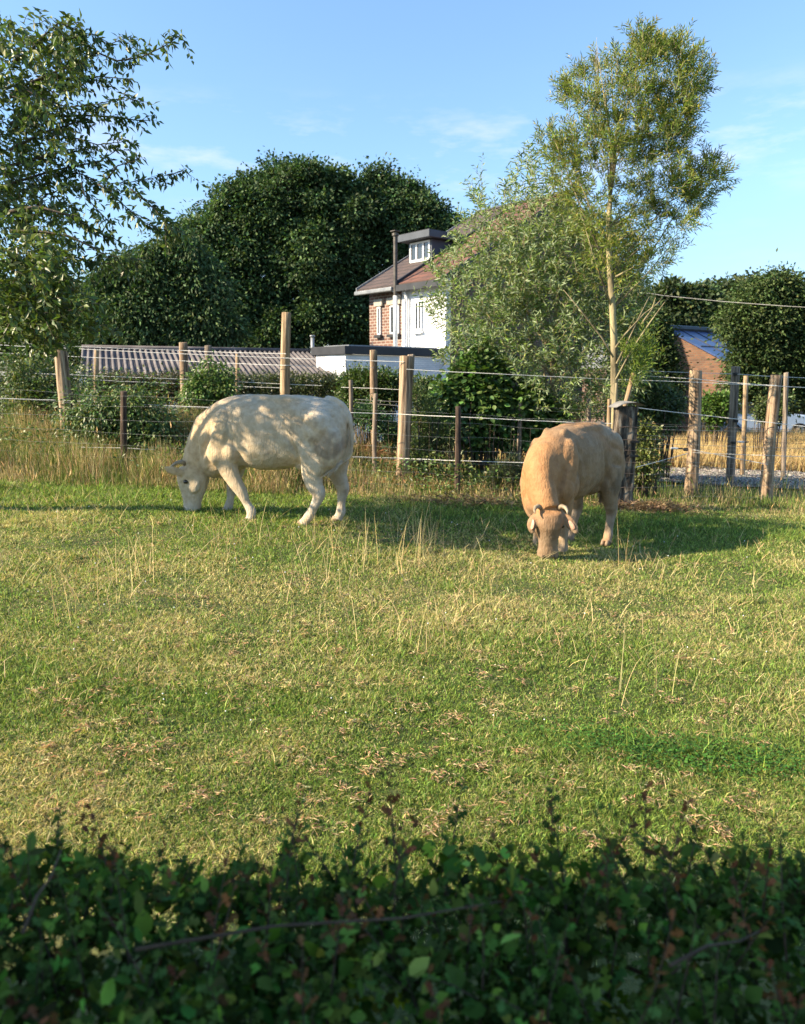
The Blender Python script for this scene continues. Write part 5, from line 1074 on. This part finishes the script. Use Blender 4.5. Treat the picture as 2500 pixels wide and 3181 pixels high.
# ---------------------------------------------------------------- foreground hedge (close to the camera) and the unseen bush added to shade it
def front_hedge():
    rng = np.random.default_rng(101)
    root = empty('hawthorn_hedge',(0,.85,gzf(0,.85)),label='dark shaded hawthorn hedge with reddish shoot tips across the bottom',cat='hedge')
    n = 56000; x = rng.uniform(-2.3,2.3,n); y = rng.uniform(.12,1.36,n)
    top = .772+.06*noise2(x,y,3.4,51)+.045*noise2(x,y,9,54)-.55*np.clip(y-1.12,0,1)**1.2*1.6 + .08*np.exp(-((x+.62)/.12)**2)
    z = np.where(rng.random(n)<.60, top-np.abs(rng.normal(0,.07,n))-.06*(noise2(x,y,8,53)).clip(0,1), top*rng.uniform(.12,1,n))
    thin = noise2(x,y,5,52); k = (rng.random(n) < (.95+.35*thin*(y>.95)).clip(.30,1)); k &= ~((y>1.12)&(rng.random(n)<.55+.8*(y-1.12))); x,y,z = x[k],y[k],z[k]; n=len(x)
    pos = np.stack([x,y,z],-1)
    ax = unit(rdir(n,rng)*[1,1,.8]+np.array([0,-.1,.45])); nrm = unit(np.array([0,-.25,.75])+rdir(n,rng)*.85)
    c = vary((.065,.112,.022), n, rng, .16,.5,(.16,.24,.04),.34)
    red = rng.random(n) < .02; c[red] = vary((.12,.055,.022), red.sum(), rng, .1,.25)
    z0 = rng.random(n) < .45; s1 = rng.uniform(.014,.041,n)
    put(scatter('foliage', LOBE_V, None, LOBE_T, pos[z0], ax[z0], nrm[z0], s1[z0], s1[z0]*rng.uniform(.65,1.0,z0.sum()), c[z0], M['hedge_leaf']), root)
    put(scatter('narrow_foliage', BROAD_V, None, BROAD_T, pos[~z0], ax[~z0], nrm[~z0], s1[~z0], s1[~z0]*rng.uniform(.35,.75,(~z0).sum()), c[~z0], M['hedge_leaf']), root)
    # young reddish shoots standing above the clipped top
    m = 430; sx = rng.uniform(-.95,.95,m); sy = rng.uniform(.80,1.24,m); st = np.stack([sx,sy,.70-.4*np.clip(sy-1.12,0,1)+0*sx],-1)
    left = np.exp(-((sx+.50)/.14)**2)
    dr = unit(np.array([0,0,1.])+rng.normal(0,.38,(m,3))); ln = np.where(rng.random(m)<.38, rng.uniform(.14,.27,m), rng.uniform(.07,.14,m))*(1+.12*left)
    nl=15; pos,tg,rd,bend = shoots(st,dr,ln,nl,rng,droop=.05); mm=len(pos)
    t=np.tile(np.arange(nl)/nl,m); c=vary((.070,.125,.028),mm,rng,.1,.35)
    shred=np.repeat(rng.random(m)<.62,nl); rr_=(t>.30)&shred&(pos[:,2]>.80); c[rr_]=vary((.17,.070,.030),rr_.sum(),rng,.1,.25)
    sz=(.031-.018*t)*rng.uniform(.7,1.3,mm)
    put(scatter('young_shoots', LOBE_V, None, LOBE_T, pos, unit(tg*.7+rd*.8), unit(rd*.4+np.array([0,0,.8])+rdir(mm,rng)*.4), sz, sz*.8, c, M['hedge_leaf']), root)
    o=stems('shoot_stems', st, dr, ln, bend, .0028, M['twig']); put(o, root)
    mb=MB(); rg=random.Random(8)
    for i in range(150):
        a=Vector((rg.uniform(-1.5,1.5),rg.uniform(.35,1.2),rg.uniform(.15,.66))); d=Vector((rg.gauss(0,1),rg.gauss(0,.5),rg.uniform(-.1,.7))).normalized()*rg.uniform(.12,.36)
        mb.tube([a,a+d*.5+Vector((0,0,rg.gauss(0,.015))),a+d],[.005,.0035,.0015],5)
    for a,b_ in [((420,2950),(1560,2800)),((70,2900),(190,2640)),((2080,3000),(2380,2880))]:
        p=P(*a,.84); q=P(*b_,.98); mb.tube([p,p.lerp(q,.35)+Vector((0,0,.008)),p.lerp(q,.7)+Vector((0,0,-.006)),q],[.0026,.0022,.0018,.001],6)
    for i in range(26):
        a=Vector((-1.6+i*.128,.78+rg.gauss(0,.08),gzf(-1.6+i*.128,.8)-.05)); mb.tube([a,a+Vector((rg.gauss(0,.03),rg.gauss(0,.03),.35)),a+Vector((rg.gauss(0,.08),rg.gauss(0,.06),.66))],[.017,.012,.006],7)
    put(mb.build('stems', M['twig'], smooth=True), root)
front_hedge()
def shade_tree():  # added off-frame bush, placed to keep the sun off the front hedge
    rng=np.random.default_rng(103)
    root=empty('shade_bush',(-3.7,-.25,gzf(-3.7,-.25)),label='tall dense bush added unseen outside the frame to shade the front hedge',cat='bush')
    n=26000; d=rdir(n,rng)*rng.uniform(.2,1,(n,1))**.4; pos=np.array([-3.7,-.35,2.35])+d*[1.0,1.55,2.0]
    pos=pos[(pos[:,1]<1.25)]; n=len(pos); pos=pos[pos[:,2]>.1]; n=len(pos)
    put(scatter('crown', BROAD_V, None, BROAD_T, pos, rdir(n,rng), unit(np.array([0,0,.6])+rdir(n,rng)), rng.uniform(.08,.14,n), rng.uniform(.07,.11,n), vary((.05,.09,.03),n,rng), M['leaf']), root)
    mb=MB()
    for k in range(8):
        a=rng.uniform(0,6.28); mb.tube([(-3.7,-.25,-.1),(-3.7+.2*math.cos(a),-.25+.2*math.sin(a),1.4),(-3.7+.6*math.cos(a),-.3+.8*math.sin(a),3.2)],[.05,.04,.015],7)
    put(mb.build('trunk', M['bark_dark'], smooth=True), root)
shade_tree()

# ---------------------------------------------------------------- the house
GA = math.atan2(.653,.755); ORG = Vector((1.73,30,-.85))
def house():
    root = empty('house', ORG, GA, label='two storey house with red brick and white painted side, dark dormer and red tiled roof', cat='house')
    EZ = 5.47+.85; SL=.56; AX=7.1; W2=14.2; SY=2.65; D2=4.95
    rz = lambda X: EZ+SL*(X if X < AX else W2-X)
    # walls
    MB().box(-.03,.22,-.004,SY,0,EZ-.02).build('white_side_wall', M['white'], root)
    MB().box(.06,.28,SY+.003,D2,0,EZ-.02).build('brick_side_wall', M['brick'], root)
    g_=[(.222,.02,0),(W2,.02,0),(W2,.02,EZ-.05),(AX,.02,rz(AX)-.10),(.222,.02,EZ-.02)]
    MB().prism(g_,(0,.25,0)).build('gable_wall', M['brick_dark'], root)
    MB().prism([(p[0],D2-.02,p[2]) for p in g_],(0,.20,0)).build('rear_gable_wall', M['brick_dark'], root)
    MB().box(W2-.25,W2-.004,.28,D2-.03,0,EZ-.06).build('right_side_wall', M['brick_dark'], root)
    # roofs
    def slope(name,x0,x1,y0,y1,m,t=.12,lift=0):
        MB().prism([(x0,y0,rz(x0)+lift),(x1,y0,rz(x1)+lift),(x1,y0,rz(x1)+lift+t),(x0,y0,rz(x0)+lift+t)],(0,y1-y0,0)).build(name,m,root)
    slope('red_tiled_roof',-.38,AX,-.22,SY-.002,M['orange_tile']); slope('dark_tiled_roof',-.42,AX,SY+.02,D2+.25,M['slate'])
    slope('far_roof_slope',AX+.003,W2+.38,-.22,D2+.25,M['orange_tile'])
    MB().tube([(AX,-.24,rz(AX)+.13),(AX,D2+.27,rz(AX)+.13)],.10,8).build('ridge_tiles',M['anth_dark'],root)
    MB().prism([(-.40,0,EZ-.26),(AX,0,rz(AX)-.02),(AX,0,rz(AX)+.16),(-.40,0,EZ-.03)],(0,.045,0)).build('verge_board',M['anth_dark'],root).location=(0,-.27,0)
    MB().prism([(-.44,0,EZ-.22),(AX,0,rz(AX)),(AX,0,rz(AX)+.17),(-.44,0,EZ-.04)],(0,.06,0)).build('far_verge',M['zinc'],root).location=(0,D2+.255,0)
    MB().prism([(-.36,0,EZ-.20),(AX,0,rz(AX)+.0),(AX,0,rz(AX)+.18),(-.36,0,EZ+.02)],(0,.10,0)).build('verge_strip',M['anth_dark'],root).location=(0,SY-.09,.02)
    MB().box(-.50,-.30,-.24,SY-.15,EZ-.40,EZ-.16).build('fascia_board',M['anth_dark'],root)
    MB().box(-.56,-.36,SY+.08,D2+.30,EZ-.36,EZ-.20).build('gutter',M['zinc'],root,bevel=.03)
    MB().tube([(-.46,SY+.16,EZ-.32),(-.30,SY+.08,EZ-.45),(-.11,SY-.02,EZ-.55)],.045,8).build('gutter_elbow',M['zinc'],root,smooth=True)
    MB().tube([(-.30,SY-.42,EZ-.3),(-.13,SY-.46,EZ-.75),(-.13,SY-.46,2.4)],.05,8).build('downpipe',M['frame_white'],root,smooth=True)
    # chimney: white masonry stub, white then sooty flue
    MB().box(-.75,-.06,SY-.50+.05,SY+.26,0,3.55).box(-.78,-.05,SY-.52+.05,SY+.29,3.47,3.60).build('chimney_stack',M['white'],root)
    MB().tube([(-.45,SY-.08,3.55),(-.45,SY-.08,5.75)],.095,12).build('white_flue',M['frame_white'],root,smooth=True)
    f_=MB().tube([(-.45,SY-.08,5.75),(-.45,SY-.08,8.15)],.085,12).tube([(-.45,SY-.08,8.10),(-.45,SY-.08,8.2)],.14,12); f_.box(-.60,-.30,SY-.23,SY+.07,8.27,8.30); f_.tube([(-.45,SY-.08,8.2),(-.45,SY-.08,8.27)],.06,8); f_.build('dark_flue',M['pipe_dark'],root)
    # windows on the side wall (X ~ 0): located from the photo's view lines
    inv = Matrix.Rotation(-GA,3,'Z')
    def loc(u,v,X):
        d=inv@ray(u,v); o=inv@(Vector((0,0,EYE))-ORG); t=(X-o.x)/d.x; q=o+d*t; return q.y,q.z
    def window(u0,u1,v0,v1,X,mull,lab,stone=True):
        ya,z1=loc(u0,v0,X); yb,_=loc(u1,v0,X); _,z0=loc((u0+u1)/2,v1,X); y0,y1=min(ya,yb),max(ya,yb)
        fr=MB(); t=.06
        for b_ in ((y0,y0+t,z0,z1),(y1-t,y1,z0,z1),(y0+t,y1-t,z0,z0+t),(y0+t,y1-t,z1-t,z1)): fr.box(X-.05,X+.02,*b_)
        for q in mull: ym=y0+(y1-y0)*q; fr.box(X-.04,X+.02,ym-.035,ym+.035,z0+t,z1-t)
        fo=fr.build('window',M['frame_white'],root)
        p=MB().box(X-.012,X+.0,y0+t,y1-t,z0+t,z1-t).build('pane',M['glass'],fo)
        MB().box(X-.010,X+.03,y0-.01,y1+.01,z0-.01,z1+.01)
        if stone:
            MB().box(X-.10,X+.01,y0-.16,y1+.16,z1+.03,z1+.32).build('lintel',M['stone'],root)
            MB().box(X-.14,X+.01,y0-.10,y1+.10,z0-.13,z0-.02).build('sill',M['anth_dark'],root)
        else:
            MB().box(X-.12,X+.01,y0-.08,y1+.08,z0-.13,z0-.02).build('sill',M['white_plain'],root)
    window(1173,1183,954,1040,.03,(),'') ; window(1213,1240,950,1037,.03,(.42,),''); window(1290,1311,938,1026,-.06,(.5,),'',stone=False)
    # dormer
    DX=1.72; y0,y1=2.72,4.20; zt=8.26; zr=zt
    MB().prism([(DX,y0,rz(DX)-.05),(DX,y0,zt),( (zt-EZ)/SL,y0,zt)],(0,.08,0)).build('dormer_cheek',M['anthracite'],root)
    MB().prism([(DX,y1-.08,rz(DX)-.05),(DX,y1-.08,zt),((zt-EZ)/SL,y1-.08,zt)],(0,.08,0)).build('dormer_cheek',M['anthracite'],root)
    fr=MB(); z0=rz(DX)+.12; z1=zt-.02; ya,yb=y0+.10,y1-.10; t=.08
    for b_ in ((ya,ya+t,z0,z1),(yb-t,yb,z0,z1),(ya+t,yb-t,z0,z0+t*1.3),(ya+t,yb-t,z1-t,z1)): fr.box(DX-.04,DX+.05,*b_)
    for q in (.333,.667): ym=ya+(yb-ya)*q; fr.box(DX-.035,DX+.05,ym-.045,ym+.045,z0+t,z1-t)
    fo=fr.build('dormer_window',M['frame_white'],root); MB().box(DX,DX+.02,ya+t,yb-t,z0+t,z1-t).build('pane',M['glass'],fo)
    cu=MB()
    for (a_,b_) in ((.02,.30),(.36,.64),(.70,.97)):
        for s in (a_, b_-.09): 
            yy=ya+(yb-ya)*s; cu.prism([(DX+.035,yy,z1-t),(DX+.035,yy+.13,z1-t),(DX+.035,yy+.10,(z0+z1)/2),(DX+.035,yy+.13,z0+t),(DX+.035,yy-.0,z0+t)],(.02,0,0))
    MB().box(DX+.001,DX+.10,y0+.081,y0+.10,rz(DX),z1).box(DX+.001,DX+.1,y1-.1,y1-.081,rz(DX),z1).build('dormer_jamb',M['anthracite'],root)
    MB().box(DX-.42,5.0,y0-.28,y1+.28,zt+.02,zt+.31).build('dormer_roof',M['anthracite'],root,bevel=.02)
    MB().box(DX-.40,4.9,y0-.26,y1+.26,zt+.312,zt+.335).build('dormer_capping',M['anth_dark'],root)
    # right-hand end: pale band + dark gutter seen past the willow
    MB().box(W2-.3,W2+.5,-.5,-.25,EZ-.3,EZ-.12).build('right_gutter',M['anth_dark'],root)
    MB().box(W2-2.2,W2-.1,-.03,.0,EZ-1.3,EZ-.85).build('pale_band',M['white_plain'],root)
    return root
house()
def annex():
    cz=-.80; O=Vector((P(1073,1100,27).x,27,cz)); top=P(1073,1074,27).z-cz
    root=empty('annex',O,GA,label='low white painted annex with a dark edged flat roof before the house',cat='annex')
    L_=4.9; D_=1.85
    MB().box(0,L_,0,.22,0,top-.30).build('front_wall',M['white'],root)
    MB().box(0,.22,.222,D_,0,top-.30).build('left_wall',M['white'],root)
    MB().box(-.10,L_,-.10,D_+.2,top-.298,top).build('flat_roof',M['anth_dark'],root,bevel=.015)
    MB().box(.3,L_-.2,.2,D_-.1,top+.002,top+.05).build('roof_capping',M['zinc'],root)
    MB().tube([(.12,-.05,0),(.12,-.05,top-.9),(-.02,-.05,top-.75),(-.05,-.05,top-.5)],.03,8).build('wall_pipe',M['zinc'],root,smooth=True)
    fr=MB()
    for x0 in (2.0,3.55):
        f=MB().box(x0,x0+1.05,-.03,.0,.9,1.62); 
        fo=MB().box(x0,x0+.07,-.05,-.001,.9,1.72).box(x0+.98,x0+1.05,-.05,-.001,.9,1.72).box(x0+.07,x0+.98,-.05,-.001,1.65,1.72).box(x0+.07,x0+.98,-.05,-.001,.9,.97).build('window',M['frame_white'],root)
        MB().box(x0+.07,x0+.98,-.02,-.002,.97,1.65).build('pane',mat_blind,fo)
        MB().box(x0-.1,x0+1.15,-.035,-.001,1.75,1.83).build('lintel',M['white_plain'],root)
mat_blind = mat('blue_white_blind', [(.42,.48,.60),(.50,.56,.68)], 2, rough=.5)
annex()
def shed():
    RL=P(254,1086,27.2); RR=P(962,1090,31.0); ER=P(1050,1170,27.2)
    RL.z=RR.z=(RL.z+RR.z)/2
    sl=ER-RR; EL=RL+sl
    root=empty('shed',(RL.x,RL.y,-.8),label='long low shed with a grey corrugated roof and a white gable end',cat='shed')
    o=Vector((RL.x,RL.y,-.8)); ridge=(RR-RL); Lr=ridge.length; nn=ridge.cross(sl).normalized(); 
    if nn.z<0: nn=-nn
    NW=44; sub=8; nu=NW*sub; v=[]; 
    for j,tv in enumerate((0,.33,.335,.66,.665,1.0)):
        for i in range(nu+1):
            t=i/nu; p=RL+ridge*t+sl*tv+nn*(.045*math.sin(t*NW*2*math.pi)+(.012 if j%2==0 and j else 0)); v.append(tuple(p-o))
    w_=nu+1; q=[(j*w_+i,j*w_+i+1,(j+1)*w_+i+1,(j+1)*w_+i) for j in range(5) for i in range(nu)]
    npmesh('corrugated_roof',v,q,mat=M['corr'],parent=root,smooth=True)
    back=Vector((-sl.x,-sl.y,sl.z)); v=[]
    for tv in (0,1):
        for i in range(nu+1):
            t=i/nu; v.append(tuple(RL+ridge*t+back*tv+Vector((0,0,.045*math.sin(t*NW*2*math.pi)))-o))
    npmesh('far_roof_slope',v,[(i,i+1,w_+i+1,w_+i) for i in range(nu)],mat=M['corr'],parent=root,smooth=True)
    MB().tube([tuple(RL-o+Vector((0,0,.04))),tuple(RR-o+Vector((0,0,.04)))],.09,8).build('ridge_cap',M['corr'],root,smooth=True)
    # white gable and front wall under the eave, set in from the roof edge
    i_=ridge.normalized()*.10; dn=Vector((0,0,-.10))
    def g_(R_,E_,s): 
        a=R_+i_*s+dn; b=E_+i_*s+dn-sl*.05; c=R_+i_*s+back*.95+dn
        poly=[a-o,b-o,Vector((b.x,b.y,-.8))-o,Vector((c.x,c.y,-.8))-o,c-o]
        return MB().prism([tuple(p) for p in poly],tuple(i_*s*2))
    g_(RL,EL,1).build('gable_wall',M['white_plain'],root); g_(RR,ER,-1).build('right_gable_wall',M['white_plain'],root)
    a=EL+i_*3.1-sl*.05+dn; b=ER-i_*3.1-sl*.05+dn; th=sl.normalized()*-.12; th.z=0
    MB().prism([tuple(a-o),tuple(b-o),tuple(Vector((b.x,b.y,-.8))-o),tuple(Vector((a.x,a.y,-.8))-o)],tuple(th)).build('front_wall',M['white_plain'],root)
    s1=Vector((sl.x,sl.y,0)).normalized()*.06
    MB().prism([tuple(EL-o+Vector((0,0,-.07))),tuple(ER-o+Vector((0,0,-.07))),tuple(ER-o+Vector((0,0,-.20))),tuple(EL-o+Vector((0,0,-.20)))],tuple(s1)).build('eave_board',M['frame_white'],root)
    p=P(971,1090,30.4)
    MB().tube([(p.x-o.x,p.y-o.y,p.z-o.z-.5),(p.x-o.x,p.y-o.y,P(971,1048,30.4).z-o.z)],.075,10).tube([(p.x-o.x,p.y-o.y,P(971,1048,30.4).z-o.z+.02),(p.x-o.x,p.y-o.y,P(971,1043,30.4).z-o.z+.02)],.11,10).build('vent_pipe',M['zinc'],root,smooth=True)
shed()
def barn():
    Y=35; pk=P(2074,1030,Y); O=Vector((pk.x,pk.y,-.9)); a=math.atan2(.6,.8)
    root=empty('barn',O,a,label='orange brown brick barn with a blue panelled roof behind the golden field',cat='barn')
    H=pk.z+.9; W=5.2; SL=.49; Ln=9.5
    MB().prism([(0,-W,0),(0,W,0),(0,W,H-SL*W),(0,0,H),(0,-W,H-SL*W)],(.25,0,0)).build('gable_wall',M['brick_barn'],root)
    MB().box(.252,Ln,-W,-W+.2,0,H-SL*W).box(.252,Ln,W-.2,W,0,H-SL*W).build('side_wall',M['brick_barn'],root)
    for s,nm in ((-1,'blue_roof_slope'),(1,'far_roof_slope')):
        MB().prism([(-.12,0,H+.05),(-.12,s*(W+.3),H+.05-SL*(W+.3)),(-.12,s*(W+.3),H+.12-SL*(W+.3)),(-.12,0,H+.12)],(Ln+.2,0,0)).build(nm,M['solar'],root)
    sm=MB()
    for x in np.arange(.9,Ln,1.05): sm.prism([(x,-.05,H+.125-SL*.05),(x,-(W+.2),H+.125-SL*(W+.2)),(x,-(W+.2),H+.15-SL*(W+.2)),(x,-.05,H+.15-SL*.05)],(.03,0,0))
    for t in (1.7,3.4): sm.prism([(0,-t,H+.126-SL*t),(0,-t-.04,H+.126-SL*(t+.04)),(0,-t-.04,H+.155-SL*(t+.04)),(0,-t,H+.155-SL*t)],(Ln,0,0))
    sm.build('panel_joints',M['anth_dark'],root)
    MB().tube([(-.15,0,H+.16),(Ln+.1,0,H+.16)],.16,8).build('ridge_cap',M['anth_dark'],root)
barn()
def shelter():
    O=P(2120,1230,27); O.z=-.85; root=empty('open_shelter',O,R(8),label='dark open timber shelter under the trees, left of the thick cracked post',cat='shelter')
    MB().box(-3.2,1.6,0,3,1.55,1.72).build('roof',M['anth_dark'],root)
    for x in (-2.9,-1.4,.0,1.4): MB().box(x-.07,x+.07,.05,.19,0,1.548).build('upright',M['post_dark'],root)
    MB().box(-3.1,1.5,2.8,2.95,0,1.545).build('back_wall',M['post_dark'],root)
    O=P(2030,1060,25); 
shelter()
def lean_to():
    O=P(2000,1140,25.5); z=-.85; root=empty('lean_to',(O.x,O.y,z),R(20),label='small lean-to roof with a dark edge peeping out right of the willow bush',cat='lean-to')
    h=O.z+.85
    MB().prism([(-1.4,0,h-.05),(.48,0,h-.05),(.48,0,h+.06),(-1.4,0,h+.75)],(0,1.6,0)).build('roof',M['zinc'],root)
    MB().box(-1.4,.60,-.06,-.002,h-.22,h+.0).build('fascia_board',M['anth_dark'],root)
    MB().box(-1.4,.3,.1,1.5,0,h-.08).build('wall',M['brick_dark'],root)
lean_to()
def car():
    O=P(2345,1270,30); root=empty('parked_car',(O.x,O.y,-.82),R(6),label='pale blue estate car with roof rails parked behind the right posts',cat='car')
    prof=[(-2.2,.35),(-2.25,.75),(-2.1,.95),(-1.95,1.25),(-1.7,1.45),(-.6,1.52),(.3,1.48),(1.05,1.02),(1.9,.92),(2.2,.75),(2.25,.4),(2.1,.25),(-2.1,.25)]
    MB().prism([(x,-.82,z) for x,z in prof],(0,1.64,0)).build('body',M['car'],root,bevel=.06)
    for s,nm in ((-1,'side_window'),(1,'side_window')):
        y=-.845 if s<0 else .825
        MB().prism([(-1.85,y,1.02),(-1.62,y,1.36),(-.62,y,1.42),(.22,y,1.38),(.85,y,1.04)],(0,.02,0)).build(nm,M['glass'],root)
    MB().prism([(.34,-.72,1.47),(.34,.72,1.47),(1.06,.76,1.04),(1.06,-.76,1.04)],(.02,0,.03)).build('windscreen',M['glass'],root)
    for y in (-.66,.66): MB().tube([(-1.7,y,1.5),(-1.6,y,1.575),(.0,y,1.575),(.1,y,1.52)],.02,6).build('roof_rail',M['black'],root)
    for x in (-1.35,1.4):
        for y in (-.80,.80):
            wv=MB().tube([(x,y-.1,.32),(x,y+.1,.32)],.32,20).build('wheel',M['tyre'],root); MB().tube([(x,y-.115,.32),(x,y+.115,.32)],.19,14).build('rim',M['zinc'],wv)
    for y in (-.6,.6): MB().box(2.12,2.24,y-.15,y+.15,.62,.76).build('headlight',M['frame_white'],root)
car()
# overhead cable
tag(MB().tube([tuple(P(u,v,y)) for u,v,y in ((1900,893,31),(2060,918,24),(2250,937,20),(2440,951,18),(2700,965,17))],.007,5).build('overhead_cable',M['wire_thin']),'thin pale overhead cable crossing in front of the dark trees at the right','cable')
